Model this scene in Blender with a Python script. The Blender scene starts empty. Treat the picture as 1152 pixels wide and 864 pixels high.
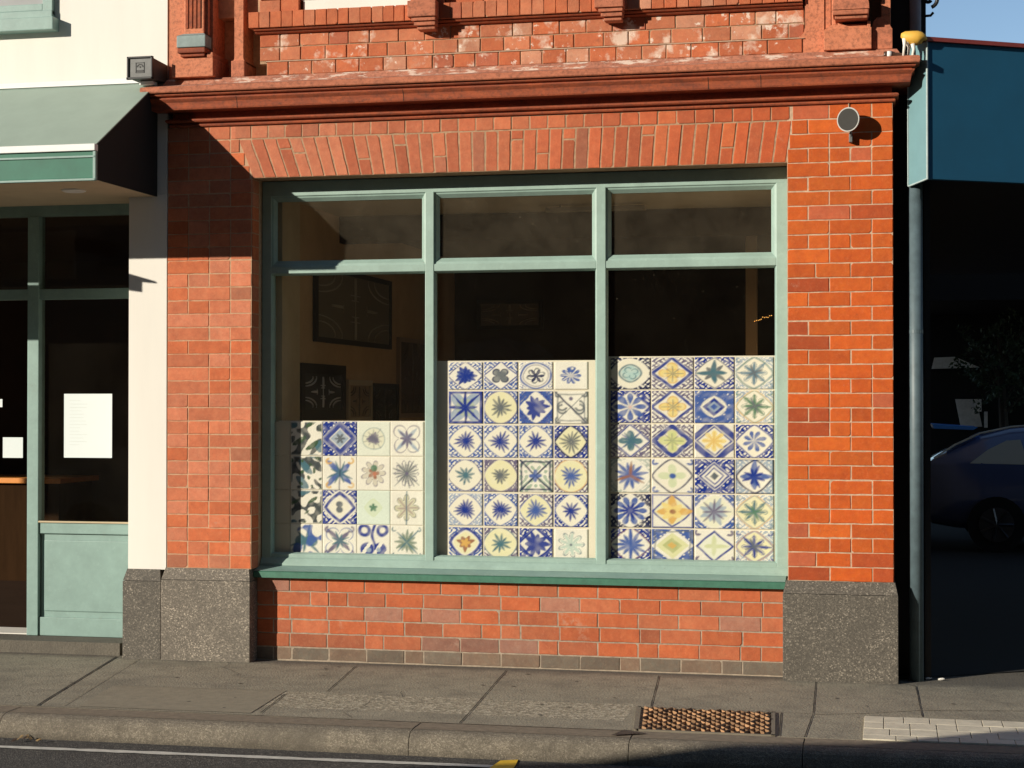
import bpy, bmesh, math, random
import numpy as np
from mathutils import Vector, Matrix

# ------------------------------------------------------------------ camera
SC = bpy.context.scene
COL = SC.collection
F_PX, YAW, PITCH, CD, CH = 1950.0, math.radians(12.3), math.atan(23/1950.0), 10.4, 1.63
cam_d = bpy.data.cameras.new('camera'); cam = bpy.data.objects.new('camera', cam_d); COL.objects.link(cam)
cam_d.sensor_width = 36; cam_d.lens = F_PX/1152*36; cam_d.clip_end = 2000; cam_d.clip_start = .05
cam.location = (0, -CD, CH); cam.rotation_euler = (math.radians(90)+PITCH, 0, YAW)
SC.camera = cam
SC.render.resolution_x, SC.render.resolution_y = 1024, 768

# ------------------------------------------------------------------ light
SUN_DIR = Vector((1.05, 1.0, -.43))            # the way the light travels
el = math.atan2(.43, math.hypot(1.05, 1.0))
az = math.atan2(-SUN_DIR.x, -SUN_DIR.y)        # compass angle of the sun seen from the scene (from +Y, clockwise)
w = bpy.data.worlds.new('World'); SC.world = w; w.use_nodes = True
nt = w.node_tree
for n in list(nt.nodes): nt.nodes.remove(n)
sky = nt.nodes.new('ShaderNodeTexSky'); sky.sky_type = 'NISHITA'; sky.sun_disc = False
sky.sun_elevation = el; sky.sun_rotation = az; sky.air_density = .85; sky.dust_density = 0.0; sky.ozone_density = 1.6
bg = nt.nodes.new('ShaderNodeBackground'); bg.inputs['Strength'].default_value = .11
wo = nt.nodes.new('ShaderNodeOutputWorld')
nt.links.new(sky.outputs[0], bg.inputs[0]); nt.links.new(bg.outputs[0], wo.inputs[0])
sd = bpy.data.lights.new('sun', 'SUN'); sd.energy = 5.0; sd.angle = math.radians(.5); sd.color = (1.0, .915, .77)
so = bpy.data.objects.new('sun', sd); COL.objects.link(so); so.rotation_euler = SUN_DIR.to_track_quat('-Z', 'Y').to_euler()
so.location = (-20, -20, 12)
SC.view_settings.view_transform = 'Standard'; SC.view_settings.look = 'None'
SC.view_settings.exposure = .2; SC.view_settings.gamma = 1; SC.view_settings.use_curve_mapping = False
SC.render.engine = 'CYCLES'
SC.cycles.transparent_max_bounces = 24; SC.cycles.max_bounces = 8

# ------------------------------------------------------------------ surveying helpers (photo bearings -> metres)
_c1, _s1, _c2, _s2 = math.cos(PITCH), math.sin(PITCH), math.cos(YAW), math.sin(YAW)
def ray(px, py):
    x, y, z = (px-576)/F_PX, 1.0, (432-py)/F_PX
    y, z = _c1*y-_s1*z, _s1*y+_c1*z
    return Vector((_c2*x-_s2*y, _s2*x+_c2*y, z))
C0 = Vector((0, -CD, CH))
def P(px, py, Y=0.0):
    r = ray(px, py); return C0 + r*((Y+CD)/r.y)
def G(px, py, z=0.0):
    r = ray(px, py); return C0 + r*((z-CH)/r.z)
def PX(px, py, Xw):
    r = ray(px, py); return C0 + r*(Xw/r.x)
def X(px, Y=0.0, py=400): return P(px, py, Y).x
def Z(py, px, Y=0.0): return P(px, py, Y).z
def lin(r, g, b):
    f = lambda c: (c/255/12.92) if c <= 10.3 else ((c/255+.055)/1.055)**2.4
    return (f(r), f(g), f(b))

# ------------------------------------------------------------------ mesh helpers
class MB:
    def __init__(s): s.v = []; s.f = []; s.c = []; s.m = []
    def face(s, pts, col=None, m=0):
        i = len(s.v); s.v += [tuple(p) for p in pts]; s.f.append(tuple(range(i, i+len(pts)))); s.c.append(col or (1, 1, 1)); s.m.append(m)
    def hexa(s, p, col=None, m=0):
        i = len(s.v); s.v += [tuple(q) for q in p]
        for q in ((0,3,2,1),(4,5,6,7),(0,1,5,4),(1,2,6,5),(2,3,7,6),(3,0,4,7)):
            s.f.append(tuple(i+k for k in q)); s.c.append(col or (1,1,1)); s.m.append(m)
    def box(s, x0, x1, y0, y1, z0, z1, col=None, m=0):
        s.hexa([(x0,y0,z0),(x1,y0,z0),(x1,y1,z0),(x0,y1,z0),(x0,y0,z1),(x1,y0,z1),(x1,y1,z1),(x0,y1,z1)], col, m)
    def cbox(s, x0, x1, y0, y1, z0, z1, b=.004, col=None, m=0):
        """box with chamfered edges all round"""
        bm = bmesh.new(); bmesh.ops.create_cube(bm, size=1)
        for v in bm.verts: v.co = Vector(((x0+x1)/2+v.co.x*(x1-x0), (y0+y1)/2+v.co.y*(y1-y0), (z0+z1)/2+v.co.z*(z1-z0)))
        bmesh.ops.bevel(bm, geom=bm.edges[:], offset=b, segments=2, profile=.6, affect='EDGES')
        bm.verts.ensure_lookup_table(); i = len(s.v)
        s.v += [tuple(v.co) for v in bm.verts]
        for f in bm.faces: s.f.append(tuple(i+v.index for v in f.verts)); s.c.append(col or (1,1,1)); s.m.append(m)
        bm.free()
    def prism(s, poly, y0, y1, col=None, m=0, axis='y'):
        """poly: list of 2D points; extruded along axis"""
        def mk(a, b, t): return (a, t, b) if axis == 'y' else ((t, a, b) if axis == 'x' else (a, b, t))
        i = len(s.v); n = len(poly)
        s.v += [mk(a, b, y0) for a, b in poly] + [mk(a, b, y1) for a, b in poly]
        s.f.append(tuple(range(i, i+n))); s.f.append(tuple(range(i+2*n-1, i+n-1, -1))); s.c += [col or (1,1,1)]*2; s.m += [m]*2
        for k in range(n):
            s.f.append((i+k, i+n+k, i+n+(k+1) % n, i+(k+1) % n)); s.c.append(col or (1,1,1)); s.m.append(m)
    def tube(s, pts, r, n=10, col=None, m=0, caps=True):
        pts = [Vector(p) for p in pts]; rs = r if isinstance(r, (list, tuple)) else [r]*len(pts)
        rings = []
        up = Vector((0.13, .21, .97))
        for k, p in enumerate(pts):
            d = (pts[min(k+1, len(pts)-1)]-pts[max(k-1, 0)]).normalized()
            a = d.cross(up)
            if a.length < .15: a = d.cross(Vector((1, .1, 0)))
            a.normalize(); b = d.cross(a)
            i = len(s.v); rings.append(i)
            for q in range(n):
                t = 2*math.pi*q/n; s.v.append(tuple(p+(a*math.cos(t)+b*math.sin(t))*rs[k]))
        for k in range(len(pts)-1):
            for q in range(n):
                s.f.append((rings[k]+q, rings[k]+(q+1) % n, rings[k+1]+(q+1) % n, rings[k+1]+q)); s.c.append(col or (1,1,1)); s.m.append(m)
        if caps:
            s.f.append(tuple(rings[0]+q for q in range(n))[::-1]); s.f.append(tuple(rings[-1]+q for q in range(n))); s.c += [col or (1,1,1)]*2; s.m += [m]*2
    def ball(s, c, rx, ry, rz, n=12, h=8, col=None):
        i = len(s.v)
        for a in range(h+1):
            t = math.pi*a/h
            for b in range(n):
                u = 2*math.pi*b/n; s.v.append((c[0]+rx*math.sin(t)*math.cos(u), c[1]+ry*math.sin(t)*math.sin(u), c[2]+rz*math.cos(t)))
        for a in range(h):
            for b in range(n):
                s.f.append((i+a*n+b, i+(a+1)*n+b, i+(a+1)*n+(b+1) % n, i+a*n+(b+1) % n)); s.c.append(col or (1,1,1)); s.m.append(0)
    def build(s, name, mat, parent=None, label=None, smooth=False, kind=None):
        me = bpy.data.meshes.new(name); me.from_pydata(s.v, [], s.f); me.update()
        ca = me.color_attributes.new('Col', 'FLOAT_COLOR', 'CORNER')
        buf = np.ones((len(me.loops), 4), dtype=np.float32); k = 0
        for f, c in zip(s.f, s.c):
            buf[k:k+len(f), :3] = c; k += len(f)
        ca.data.foreach_set('color', buf.ravel())
        mats = mat if isinstance(mat, (list, tuple)) else [mat]
        for m_ in mats: me.materials.append(m_)
        if len(mats) > 1: me.polygons.foreach_set('material_index', s.m)
        bm = bmesh.new(); bm.from_mesh(me); bmesh.ops.recalc_face_normals(bm, faces=bm.faces); bm.to_mesh(me); bm.free()
        if smooth:
            for p in me.polygons: p.use_smooth = True
        o = bpy.data.objects.new(name, me); COL.objects.link(o)
        if parent: o.parent = parent
        if label: o['label'] = label
        if kind: o['kind'] = kind
        return o
def thing(name, label, cat, loc=(0, 0, 0), group=None):
    o = bpy.data.objects.new(name, None); COL.objects.link(o); o.location = loc; o.empty_display_size = .2
    o['label'] = label; o['category'] = cat
    if group: o['group'] = group
    return o
def tag(o, label, cat, group=None):
    o['label'] = label; o['category'] = cat
    if group: o['group'] = group
    return o

# ------------------------------------------------------------------ materials
def new_mat(name):
    m = bpy.data.materials.new(name); m.use_nodes = True; t = m.node_tree
    b = t.nodes['Principled BSDF']; return m, t, b
def N(t, k, **kw):
    n = t.nodes.new(k)
    for a, v in kw.items():
        if a.startswith('i_'):
            n.inputs[a[2:].replace('_', ' ')].default_value = v
        else: setattr(n, a, v)
    return n
def coords(t): return N(t, 'ShaderNodeTexCoord').outputs['Object']
def noise(t, scale, detail=4, rough=.55, vec=None):
    n = N(t, 'ShaderNodeTexNoise'); n.inputs['Scale'].default_value = scale; n.inputs['Detail'].default_value = detail; n.inputs['Roughness'].default_value = rough
    t.links.new(vec or coords(t), n.inputs['Vector']); return n.outputs['Fac']
def ramp(t, src, stops):
    r = N(t, 'ShaderNodeValToRGB'); cr = r.color_ramp
    while len(cr.elements) < len(stops): cr.elements.new(.5)
    for e, (p, c) in zip(cr.elements, stops):
        e.position = p; e.color = (c, c, c, 1) if isinstance(c, (int, float)) else (*c, 1)
    t.links.new(src, r.inputs[0]); return r.outputs[0]
def mix(t, fac, a, b, mode='MIX'):
    n = N(t, 'ShaderNodeMix', data_type='RGBA', blend_type=mode)
    for k, v in ((0, fac), (6, a), (7, b)):
        if isinstance(v, (int, float)): n.inputs[k].default_value = v
        elif isinstance(v, tuple): n.inputs[k].default_value = (*v, 1)
        else: t.links.new(v, n.inputs[k])
    return n.outputs[2]
def bump(t, b, src, strength=.3, dist=.01):
    n = N(t, 'ShaderNodeBump'); n.inputs['Strength'].default_value = strength; n.inputs['Distance'].default_value = dist
    t.links.new(src, n.inputs['Height']); t.links.new(n.outputs[0], b.inputs['Normal'])
def math_n(t, op, a, b_=None):
    n = N(t, 'ShaderNodeMath', operation=op)
    for k, v in ((0, a), (1, b_)):
        if v is None: continue
        if isinstance(v, (int, float)): n.inputs[k].default_value = v
        else: t.links.new(v, n.inputs[k])
    return n.outputs[0]

def brick_mat(name, efflo=.0, grime=.25):
    m, t, b = new_mat(name)
    a = N(t, 'ShaderNodeAttribute', attribute_name='Col').outputs['Color']
    c = mix(t, ramp(t, noise(t, 9, 6, .65), [(.3, 0), (.7, 1)]), a, mix(t, .55, a, (.66, .60, .56), 'MULTIPLY'))
    c = mix(t, ramp(t, noise(t, 16, 8, .75), [(.40, 0), (.66, .8)]), c, mix(t, 1.0, c, (.76, .70, .72), 'MULTIPLY'))
    c = mix(t, ramp(t, noise(t, 27, 7, .8), [(.45, 0), (.60, .7)]), c, mix(t, 1.0, c, (1.0, 1.18, 1.25), 'MULTIPLY'))
    c = mix(t, ramp(t, noise(t, 34, 6, .8), [(.52, 0), (.66, .5)]), c, mix(t, .13, a, (.70, .42, .24)))
    c = mix(t, ramp(t, noise(t, 95, 5, .8), [(.60, 0), (.72, .5)]), c, mix(t, .5, a, (.20, .08, .04)))
    c = mix(t, ramp(t, noise(t, 23, 6, .75), [(.60, 0), (.72, grime)]), c, (.06, .035, .025))
    c = mix(t, ramp(t, noise(t, 4.1, 8, .75), [(.62, 0), (.70, .35)]), c, (.50, .36, .26))
    if efflo:
        c = mix(t, ramp(t, noise(t, 7.3, 5, .6), [(.55, 0), (.66, efflo)]), c, (.72, .56, .45))
        c = mix(t, ramp(t, noise(t, 14.1, 6, .7), [(.60, 0), (.64, efflo*.9)]), c, (.80, .70, .60))
    t.links.new(c, b.inputs['Base Color']); b.inputs['Roughness'].default_value = .82
    bump(t, b, mix(t, .5, noise(t, 45, 8, .7), noise(t, 180, 4, .7)), .55, .006)
    return m
def flat_mat(name, col, rough=.6, var=.12, sc=14, bmp=.15, metal=0, bsc=90, bdist=.003, dark=None, streak=False):
    m, t, b = new_mat(name)
    dk = dark or tuple(c*(1-var*2.2) for c in col)
    vec = coords(t)
    if streak:
        mp = N(t, 'ShaderNodeMapping'); mp.inputs['Scale'].default_value = (1, 1, .12); t.links.new(vec, mp.inputs[0]); vec = mp.outputs[0]
    c = mix(t, ramp(t, noise(t, sc, 6, .65, vec), [(.35, 0), (.75, 1)]), col, dk)
    t.links.new(c, b.inputs['Base Color']); b.inputs['Roughness'].default_value = rough; b.inputs['Metallic'].default_value = metal
    if bmp: bump(t, b, noise(t, bsc, 5, .7), bmp, bdist)
    return m
def attr_mat(name, rough=.3, bmp=.05, spec=.5):
    m, t, b = new_mat(name)
    a = N(t, 'ShaderNodeAttribute', attribute_name='Col').outputs['Color']
    t.links.new(a, b.inputs['Base Color']); b.inputs['Roughness'].default_value = rough; b.inputs['Specular IOR Level'].default_value = spec
    if bmp: bump(t, b, noise(t, 40, 3), bmp, .004)
    return m

M = {}
M['brick'] = brick_mat('brick', 0, .35)
M['brick_upper'] = brick_mat('brick_upper', .8, .35)
M['mortar'] = flat_mat('mortar', (.58, .36, .22), .95, .18, 30, .5, bsc=160)
M['mortar_grey'] = flat_mat('mortar_grey', (.40, .32, .24), .95, .2, 30, .5, bsc=160)
M['mortar_tan'] = flat_mat('mortar_tan', (.46, .29, .175), .95, .2, 30, .5, bsc=160)
M['mortar_pale'] = flat_mat('mortar_pale', (.62, .43, .29), .95, .2, 30, .5, bsc=160)
# terracotta / moulded brick
def terra(name, col, col2, white=0):
    m, t, b = new_mat(name)
    mp = N(t, 'ShaderNodeMapping'); mp.inputs['Scale'].default_value = (1.2, 5, 5); t.links.new(coords(t), mp.inputs[0])
    c = mix(t, ramp(t, noise(t, 5, 6, .7, mp.outputs[0]), [(.35, 0), (.65, 1)]), col, col2)
    c = mix(t, ramp(t, noise(t, 40, 6, .75), [(.47, 0), (.66, .6)]), c, (.09, .035, .02))
    if white: c = mix(t, ramp(t, noise(t, 4.5, 6, .75, mp.outputs[0]), [(.53, 0), (.60, white)]), c, (.72, .60, .50))
    t.links.new(c, b.inputs['Base Color']); b.inputs['Roughness'].default_value = .8
    bump(t, b, noise(t, 60, 8, .75), .5, .006)
    return m
M['terra'] = terra('terracotta', (.40, .085, .026), (.22, .045, .018))
M['terra_pale'] = terra('terracotta_weathered', (.54, .175, .09), (.38, .12, .06), .0)
M['terra_worn'] = terra('terracotta_worn', (.50, .19, .11), (.34, .13, .08), .75)
M['terra_smooth'] = terra('terracotta_smooth', (.62, .215, .11), (.55, .18, .085))
M['terra_lead'] = flat_mat('lead_paint', (.27, .34, .33), .7, .15)
# pebbled granite render
def granite(name, base, lo=.03):
    m, t, b = new_mat(name)
    v = N(t, 'ShaderNodeTexVoronoi'); v.inputs['Scale'].default_value = 150; t.links.new(coords(t), v.inputs['Vector'])
    sp = N(t, 'ShaderNodeSeparateColor'); t.links.new(v.outputs['Color'], sp.inputs[0])
    c = ramp(t, sp.outputs[0], [(0, tuple(x*.55 for x in base)), (.6, base), (.88, tuple(x*1.45 for x in base)), (1, tuple(x*2.9 for x in base))])
    c = mix(t, ramp(t, noise(t, 5, 5, .6), [(.35, 0), (.7, .6)]), c, tuple(x*.6 for x in base))
    t.links.new(c, b.inputs['Base Color']); b.inputs['Roughness'].default_value = .75
    bump(t, b, mix(t, .6, v.outputs['Distance'], noise(t, 120, 6, .7)), .5, .005)
    return m
M['granite'] = granite('granite', (.17, .145, .115)); M['granite_dark'] = granite('granite_dark', (.115, .10, .08))
M['cream'] = flat_mat('cream_paint', (.80, .765, .70), .75, .045, 2.2, .2, bsc=55, streak=True)
def timber_paint(name, col, under=(.20, .15, .10)):
    m, t, b = new_mat(name)
    co = coords(t); mp = N(t, 'ShaderNodeMapping'); mp.inputs['Scale'].default_value = (6, 6, 6); t.links.new(co, mp.inputs[0])
    c = mix(t, ramp(t, noise(t, 7, 6, .7), [(.3, 0), (.7, 1)]), col, tuple(x*.80 for x in col))
    c = mix(t, ramp(t, noise(t, 19, 8, .8), [(.55, 0), (.70, .35)]), c, tuple(min(1, x*1.25+.03) for x in col))
    c = mix(t, ramp(t, noise(t, 48, 8, .8), [(.655, 0), (.675, .85)]), c, under)
    c = mix(t, ramp(t, noise(t, 12, 8, .8), [(.60, 0), (.72, .35)]), c, (.17, .16, .12))
    t.links.new(c, b.inputs['Base Color']); b.inputs['Roughness'].default_value = .5
    bump(t, b, mix(t, .5, noise(t, 60, 6, .75), noise(t, 14, 4, .6)), .3, .004)
    return m
M['green'] = timber_paint('green_paint', (.235, .36, .325)); M['green_pale'] = timber_paint('green_paint_worn', (.315, .445, .39))
M['green_deep'] = flat_mat('green_paint_deep', (.055, .18, .12), .5, .14, 20, .2)
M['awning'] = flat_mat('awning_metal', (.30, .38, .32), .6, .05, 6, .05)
M['awning_shade'] = flat_mat('awning_side_shade', (.006, .008, .009), .9, .1, 6, .05)  # near black: shade on the awning end put into its colour
M['white'] = flat_mat('white_paint', (.82, .82, .80), .5, .04, 8, .05)
M['soffit'] = flat_mat('soffit_board', (.62, .50, .34), .8, .06, 5, .05)
M['black'] = flat_mat('black_metal', (.012, .012, .014), .5, .2, 10, .05)
M['dark_grey'] = flat_mat('dark_grey_metal', (.06, .06, .058), .5, .15, 20, .1)
M['mid_grey'] = flat_mat('mid_grey_metal', (.16, .16, .155), .5, .15, 20, .1)
M['blue'] = flat_mat('blue_fascia', (.004, .095, .19), .8, .06, 4, .05)
M['teal_pale'] = flat_mat('teal_panel', (.16, .30, .33), .55, .06, 6, .05)
M['red_trim'] = flat_mat('red_trim', (.30, .05, .04), .5, .1)
M['pipe'] = flat_mat('pipe_paint', (.10, .145, .165), .5, .15, 18, .1)
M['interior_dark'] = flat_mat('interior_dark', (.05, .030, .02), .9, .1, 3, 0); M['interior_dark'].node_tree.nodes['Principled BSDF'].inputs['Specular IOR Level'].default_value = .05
M['interior_tan'] = flat_mat('interior_tan', (.56, .37, .21), .9, .1, 3, 0)
M['interior_cream'] = flat_mat('interior_cream', (.55, .45, .30), .9, .05, 3, 0)
M['wood'] = flat_mat('counter_wood', (.035, .017, .007), .5, .2, 12, .05, streak=True)
M['wood'].node_tree.nodes['Principled BSDF'].inputs['Specular IOR Level'].default_value = .05; M['wood'].node_tree.nodes['Principled BSDF'].inputs['Roughness'].default_value = .9
M['wood_top'] = flat_mat('counter_top', (.75, .27, .04), .6, .1, 12, .05)
M['paper'] = flat_mat('paper', (.70, .76, .76), .7, .01, 3, 0)
M['ink'] = flat_mat('ink', (.60, .64, .61), .8, .02, 3, 0)
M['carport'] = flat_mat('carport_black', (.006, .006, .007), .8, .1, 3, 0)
M['frame_black'] = flat_mat('frame_black', (.012, .011, .012), .35, .1, 10, 0)
M['print_grey'] = attr_mat('print', .5, 0)
M['tile'] = attr_mat('tin_glaze', .22, .05)
M['plain'] = attr_mat('painted', .6, .05)

def glass_mat(name, dust=.0, tint=(1, 1, 1), refl=1.0, speck=.0):
    m = bpy.data.materials.new(name); m.use_nodes = True; t = m.node_tree
    t.nodes.remove(t.nodes['Principled BSDF']); out = [n for n in t.nodes if n.type == 'OUTPUT_MATERIAL'][0]
    tr = N(t, 'ShaderNodeBsdfTransparent'); tr.inputs[0].default_value = (*tint, 1)
    gl = N(t, 'ShaderNodeBsdfGlossy'); gl.inputs['Roughness'].default_value = .02
    lw_ = N(t, 'ShaderNodeLayerWeight'); lw_.inputs['Blend'].default_value = .5
    schlick = math_n(t, 'ADD', math_n(t, 'MULTIPLY', math_n(t, 'POWER', lw_.outputs['Facing'], 5.0), .96), .04)   # same from both sides of the pane
    wv = N(t, 'ShaderNodeBump'); wv.inputs['Strength'].default_value = .04; wv.inputs['Distance'].default_value = .02
    t.links.new(noise(t, 2.2, 2), wv.inputs['Height']); t.links.new(wv.outputs[0], gl.inputs['Normal'])
    mx = N(t, 'ShaderNodeMixShader'); t.links.new(math_n(t, 'MULTIPLY', schlick, refl), mx.inputs[0]); t.links.new(tr.outputs[0], mx.inputs[1]); t.links.new(gl.outputs[0], mx.inputs[2])
    df = N(t, 'ShaderNodeBsdfDiffuse'); df.inputs[0].default_value = (.75, .62, .44, 1)
    d = math_n(t, 'MULTIPLY', ramp(t, noise(t, 3.5, 6, .7), [(.3, .35), (.7, 1.0)]), dust)
    d = math_n(t, 'ADD', d, math_n(t, 'MULTIPLY', ramp(t, noise(t, 85, 2, .5), [(.765, 0), (.785, 1)]), speck))
    m2 = N(t, 'ShaderNodeMixShader'); t.links.new(d, m2.inputs[0]); t.links.new(mx.outputs[0], m2.inputs[1]); t.links.new(df.outputs[0], m2.inputs[2])
    t.links.new(m2.outputs[0], out.inputs[0]); return m
M['glass_top'] = glass_mat('glass_dusty', .030, (.95, .95, .94), .6, .35)
M['glass'] = glass_mat('glass_clear', .003, (.98, .98, .97), .45, .2)
M['glass_shop'] = glass_mat('glass_shop', .004, (.88, .88, .86), .45, .1)

# ground materials
def pave_mat():
    m, t, b = new_mat('footpath_concrete')
    co = coords(t); sp = N(t, 'ShaderNodeSeparateXYZ'); t.links.new(co, sp.inputs[0])
    base = mix(t, ramp(t, noise(t, 1.1, 6, .6), [(.3, 0), (.7, 1)]), (.37, .33, .245), (.275, .245, .182))
    base = mix(t, ramp(t, noise(t, 6, 7, .7), [(.45, 0), (.75, .6)]), base, (.11, .095, .075))
    base = mix(t, ramp(t, noise(t, 2.6, 8, .72), [(.52, 0), (.60, .35)]), base, (.13, .115, .09))
    base = mix(t, ramp(t, noise(t, 130, 3, .6), [(.38, .65), (.56, 0)]), base, (.10, .088, .066))
    base = mix(t, ramp(t, noise(t, 190, 2, .6), [(.60, 0), (.72, .6)]), base, (.46, .41, .31))
    v = N(t, 'ShaderNodeTexVoronoi'); v.inputs['Scale'].default_value = 70; t.links.new(co, v.inputs['Vector'])
    s2 = N(t, 'ShaderNodeSeparateColor'); t.links.new(v.outputs['Color'], s2.inputs[0])
    agg = ramp(t, s2.outputs[0], [(0, (.16, .14, .10)), (.6, (.33, .285, .205)), (1, (.62, .55, .42))])
    # exposed aggregate band between the smooth strip and the kerb
    wob = math_n(t, 'MULTIPLY', noise(t, 5, 3), .05)
    y = math_n(t, 'ADD', sp.outputs[1], wob)
    band = math_n(t, 'MULTIPLY', math_n(t, 'LESS_THAN', y, -1.02), math_n(t, 'GREATER_THAN', y, -1.50))
    xs = math_n(t, 'MULTIPLY', math_n(t, 'LESS_THAN', sp.outputs[0], -1.35), math_n(t, 'GREATER_THAN', sp.outputs[0], -3.9))
    f = math_n(t, 'MULTIPLY', math_n(t, 'MULTIPLY', band, xs), .75)
    c = mix(t, f, base, agg)
    # darker along the foot of the walls
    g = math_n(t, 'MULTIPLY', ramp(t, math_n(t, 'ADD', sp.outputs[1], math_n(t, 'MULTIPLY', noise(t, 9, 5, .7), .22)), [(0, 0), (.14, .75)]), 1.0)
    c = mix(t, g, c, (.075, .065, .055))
    t.links.new(c, b.inputs['Base Color']); b.inputs['Roughness'].default_value = .9
    h = mix(t, .5, noise(t, 110, 6, .8), v.outputs['Distance'])
    bump(t, b, h, .6, .007)
    return m
M['pave'] = pave_mat()
def kerb_mat():
    m, t, b = new_mat('kerb_stone')
    co = coords(t)
    v = N(t, 'ShaderNodeTexVoronoi'); v.inputs['Scale'].default_value = 190; t.links.new(co, v.inputs['Vector'])
    s2 = N(t, 'ShaderNodeSeparateColor'); t.links.new(v.outputs['Color'], s2.inputs[0])
    c = ramp(t, s2.outputs[0], [(0, (.13, .11, .083)), (.6, (.20, .17, .128)), (1, (.33, .285, .215))])
    c = mix(t, ramp(t, noise(t, 4, 6, .7), [(.4, 0), (.7, .8)]), c, (.10, .085, .065))
    sp = N(t, 'ShaderNodeSeparateXYZ'); t.links.new(co, sp.inputs[0])
    low = ramp(t, math_n(t, 'ADD', math_n(t, 'ADD', sp.outputs[2], .16), math_n(t, 'MULTIPLY', noise(t, 14, 6, .75), .07)), [(.055, .85), (.115, 0)])
    c = mix(t, low, c, (.055, .046, .034))       # gutter dirt splashed on the foot of the stone
    c = mix(t, ramp(t, noise(t, 9, 8, .8), [(.52, 0), (.64, .6)]), c, (.085, .07, .05))
    t.links.new(c, b.inputs['Base Color']); b.inputs['Roughness'].default_value = .85
    bump(t, b, mix(t, .5, v.outputs['Distance'], noise(t, 110, 5, .7)), .7, .008); return m
M['kerb'] = kerb_mat()
M['joint_pale'] = flat_mat('joint_pale', (.30, .26, .19), .9, .2, 30, .2)
M['joint_dark'] = flat_mat('joint_dark', (.035, .028, .02), .95, .2, 20, 0)
def asphalt():
    m, t, b = new_mat('asphalt')
    v = N(t, 'ShaderNodeTexVoronoi'); v.inputs['Scale'].default_value = 110; t.links.new(coords(t), v.inputs['Vector'])
    s2 = N(t, 'ShaderNodeSeparateColor'); t.links.new(v.outputs['Color'], s2.inputs[0])
    c = ramp(t, s2.outputs[0], [(0, (.025, .024, .022)), (.7, (.065, .06, .054)), (1, (.17, .155, .135))])
    c = mix(t, ramp(t, noise(t, 3, 5, .6), [(.4, 0), (.7, .5)]), c, (.035, .032, .03))
    t.links.new(c, b.inputs['Base Color']); b.inputs['Roughness'].default_value = .85
    bump(t, b, v.outputs['Distance'], .6, .01); return m
M['asphalt'] = asphalt()
M['line'] = flat_mat('line_paint', (.62, .60, .54), .7, .15, 25, .2)
M['yellow'] = flat_mat('yellow_paint', (.80, .50, .03), .7, .12, 25, .2)
M['paver'] = flat_mat('pale_paver', (.66, .60, .47), .85, .12, 12, .3)
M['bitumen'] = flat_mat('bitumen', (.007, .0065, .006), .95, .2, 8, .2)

# ================================================================== SETTING: ground
m = MB(); m.box(-60, 60, -9.6, -2.05, -.5, -.12); road = m.build('road', M['asphalt'], kind='structure')
m = MB(); m.box(-60, 60, -90, -9.6, -.5, -.02); m.build('opposite_pavement', M['pave'], kind='structure')
m = MB(); m.box(-60, 60, -1.79, 60, -.5, 0)
fp = m.build('footpath', M['pave'], kind='structure')
# kerb: bull-nosed stone lengths with narrow joints
kprof = [(-1.795, -.3), (-1.795, -.002), (-1.965, -.003), (-1.995, -.007), (-2.018, -.016), (-2.034, -.030), (-2.044, -.052), (-2.052, -.09), (-2.058, -.3)]
m = MB(); kj = [-14.0, -11.5, -9.0, -6.8, -4.58, -2.35, -1.245, -.41, 1.6, 4.0, 6.5, 9.0]
for a, b_ in zip(kj[:-1], kj[1:]):
    m.prism([(p, q) for p, q in kprof], a+.002, b_-.002, axis='x')
kb_ = m.build('kerb', M['kerb'], kind='structure')
m = MB()
for a, b_ in zip(kj[:-1], kj[1:]):
    m.face([(a+.004, -1.80, .0005), (b_-.004, -1.80, .0005), (b_-.004, -1.962, -.0015), (a+.004, -1.962, -.0015)])
m.build('worn_kerb_top', flat_mat('kerb_top_grime', (.22, .175, .125), .95, .18, 22, .6, bsc=130), kb_)
m = MB(); m.box(-14, 9, -2.0, -1.79, -.3, -.05); m.build('kerb_bedding', M['joint_dark'], kind='structure')
# joints between the slabs (mortar fillets and saw cuts)
def strip(mb, pts, w_, z=.003, jit=.0013, rnd=random.Random(3)):
    for (x0, y0), (x1, y1) in zip(pts[:-1], pts[1:]):
        n = max(2, int(math.hypot(x1-x0, y1-y0)/.08)); d = Vector((x1-x0, y1-y0)).normalized(); nn = Vector((-d.y, d.x))
        pr = None
        for k in range(n+1):
            t = k/n; c = Vector((x0+(x1-x0)*t, y0+(y1-y0)*t)) + nn*rnd.uniform(-jit, jit)
            ww = w_*rnd.uniform(.75, 1.25)/2
            a, b_ = c+nn*ww, c-nn*ww
            if pr: mb.face([(pr[0].x, pr[0].y, z), (pr[1].x, pr[1].y, z), (b_.x, b_.y, z), (a.x, a.y, z)])
            pr = (a, b_)
m = MB()
for pts in ([(-3.25, -.06), (-3.124, -1.0)], [(-2.30, -.02), (-2.20, -1.2), (-2.153, -1.78)], [(-1.36, -.03), (-1.259, -1.13)],
            [(-4.88, .0), (-4.523, -1.712), (-4.50, -1.79)], [(-.43, -.06), (-.40, -1.12)], [(.03, .04), (.142, -.1), (.16, -1.1)],
            [(-.565, -1.13), (-.535, -1.79)], [(-3.33, -1.12), (-3.25, -1.72)], [(-.40, -1.14), (-.412, -1.79)]):
    strip(m, pts, .006 if pts[0][0] > -4.8 else .012)
m.build('footpath_joints', M['joint_dark'], parent=fp)
m = MB()
strip(m, [(-14, -1.785), (-6, -1.785), (-1.30, -1.80), (-1.25, -1.785)], .012, .004)
strip(m, [(-4.70, -.06), (-4.366, -1.763)], .006, .004)
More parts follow.
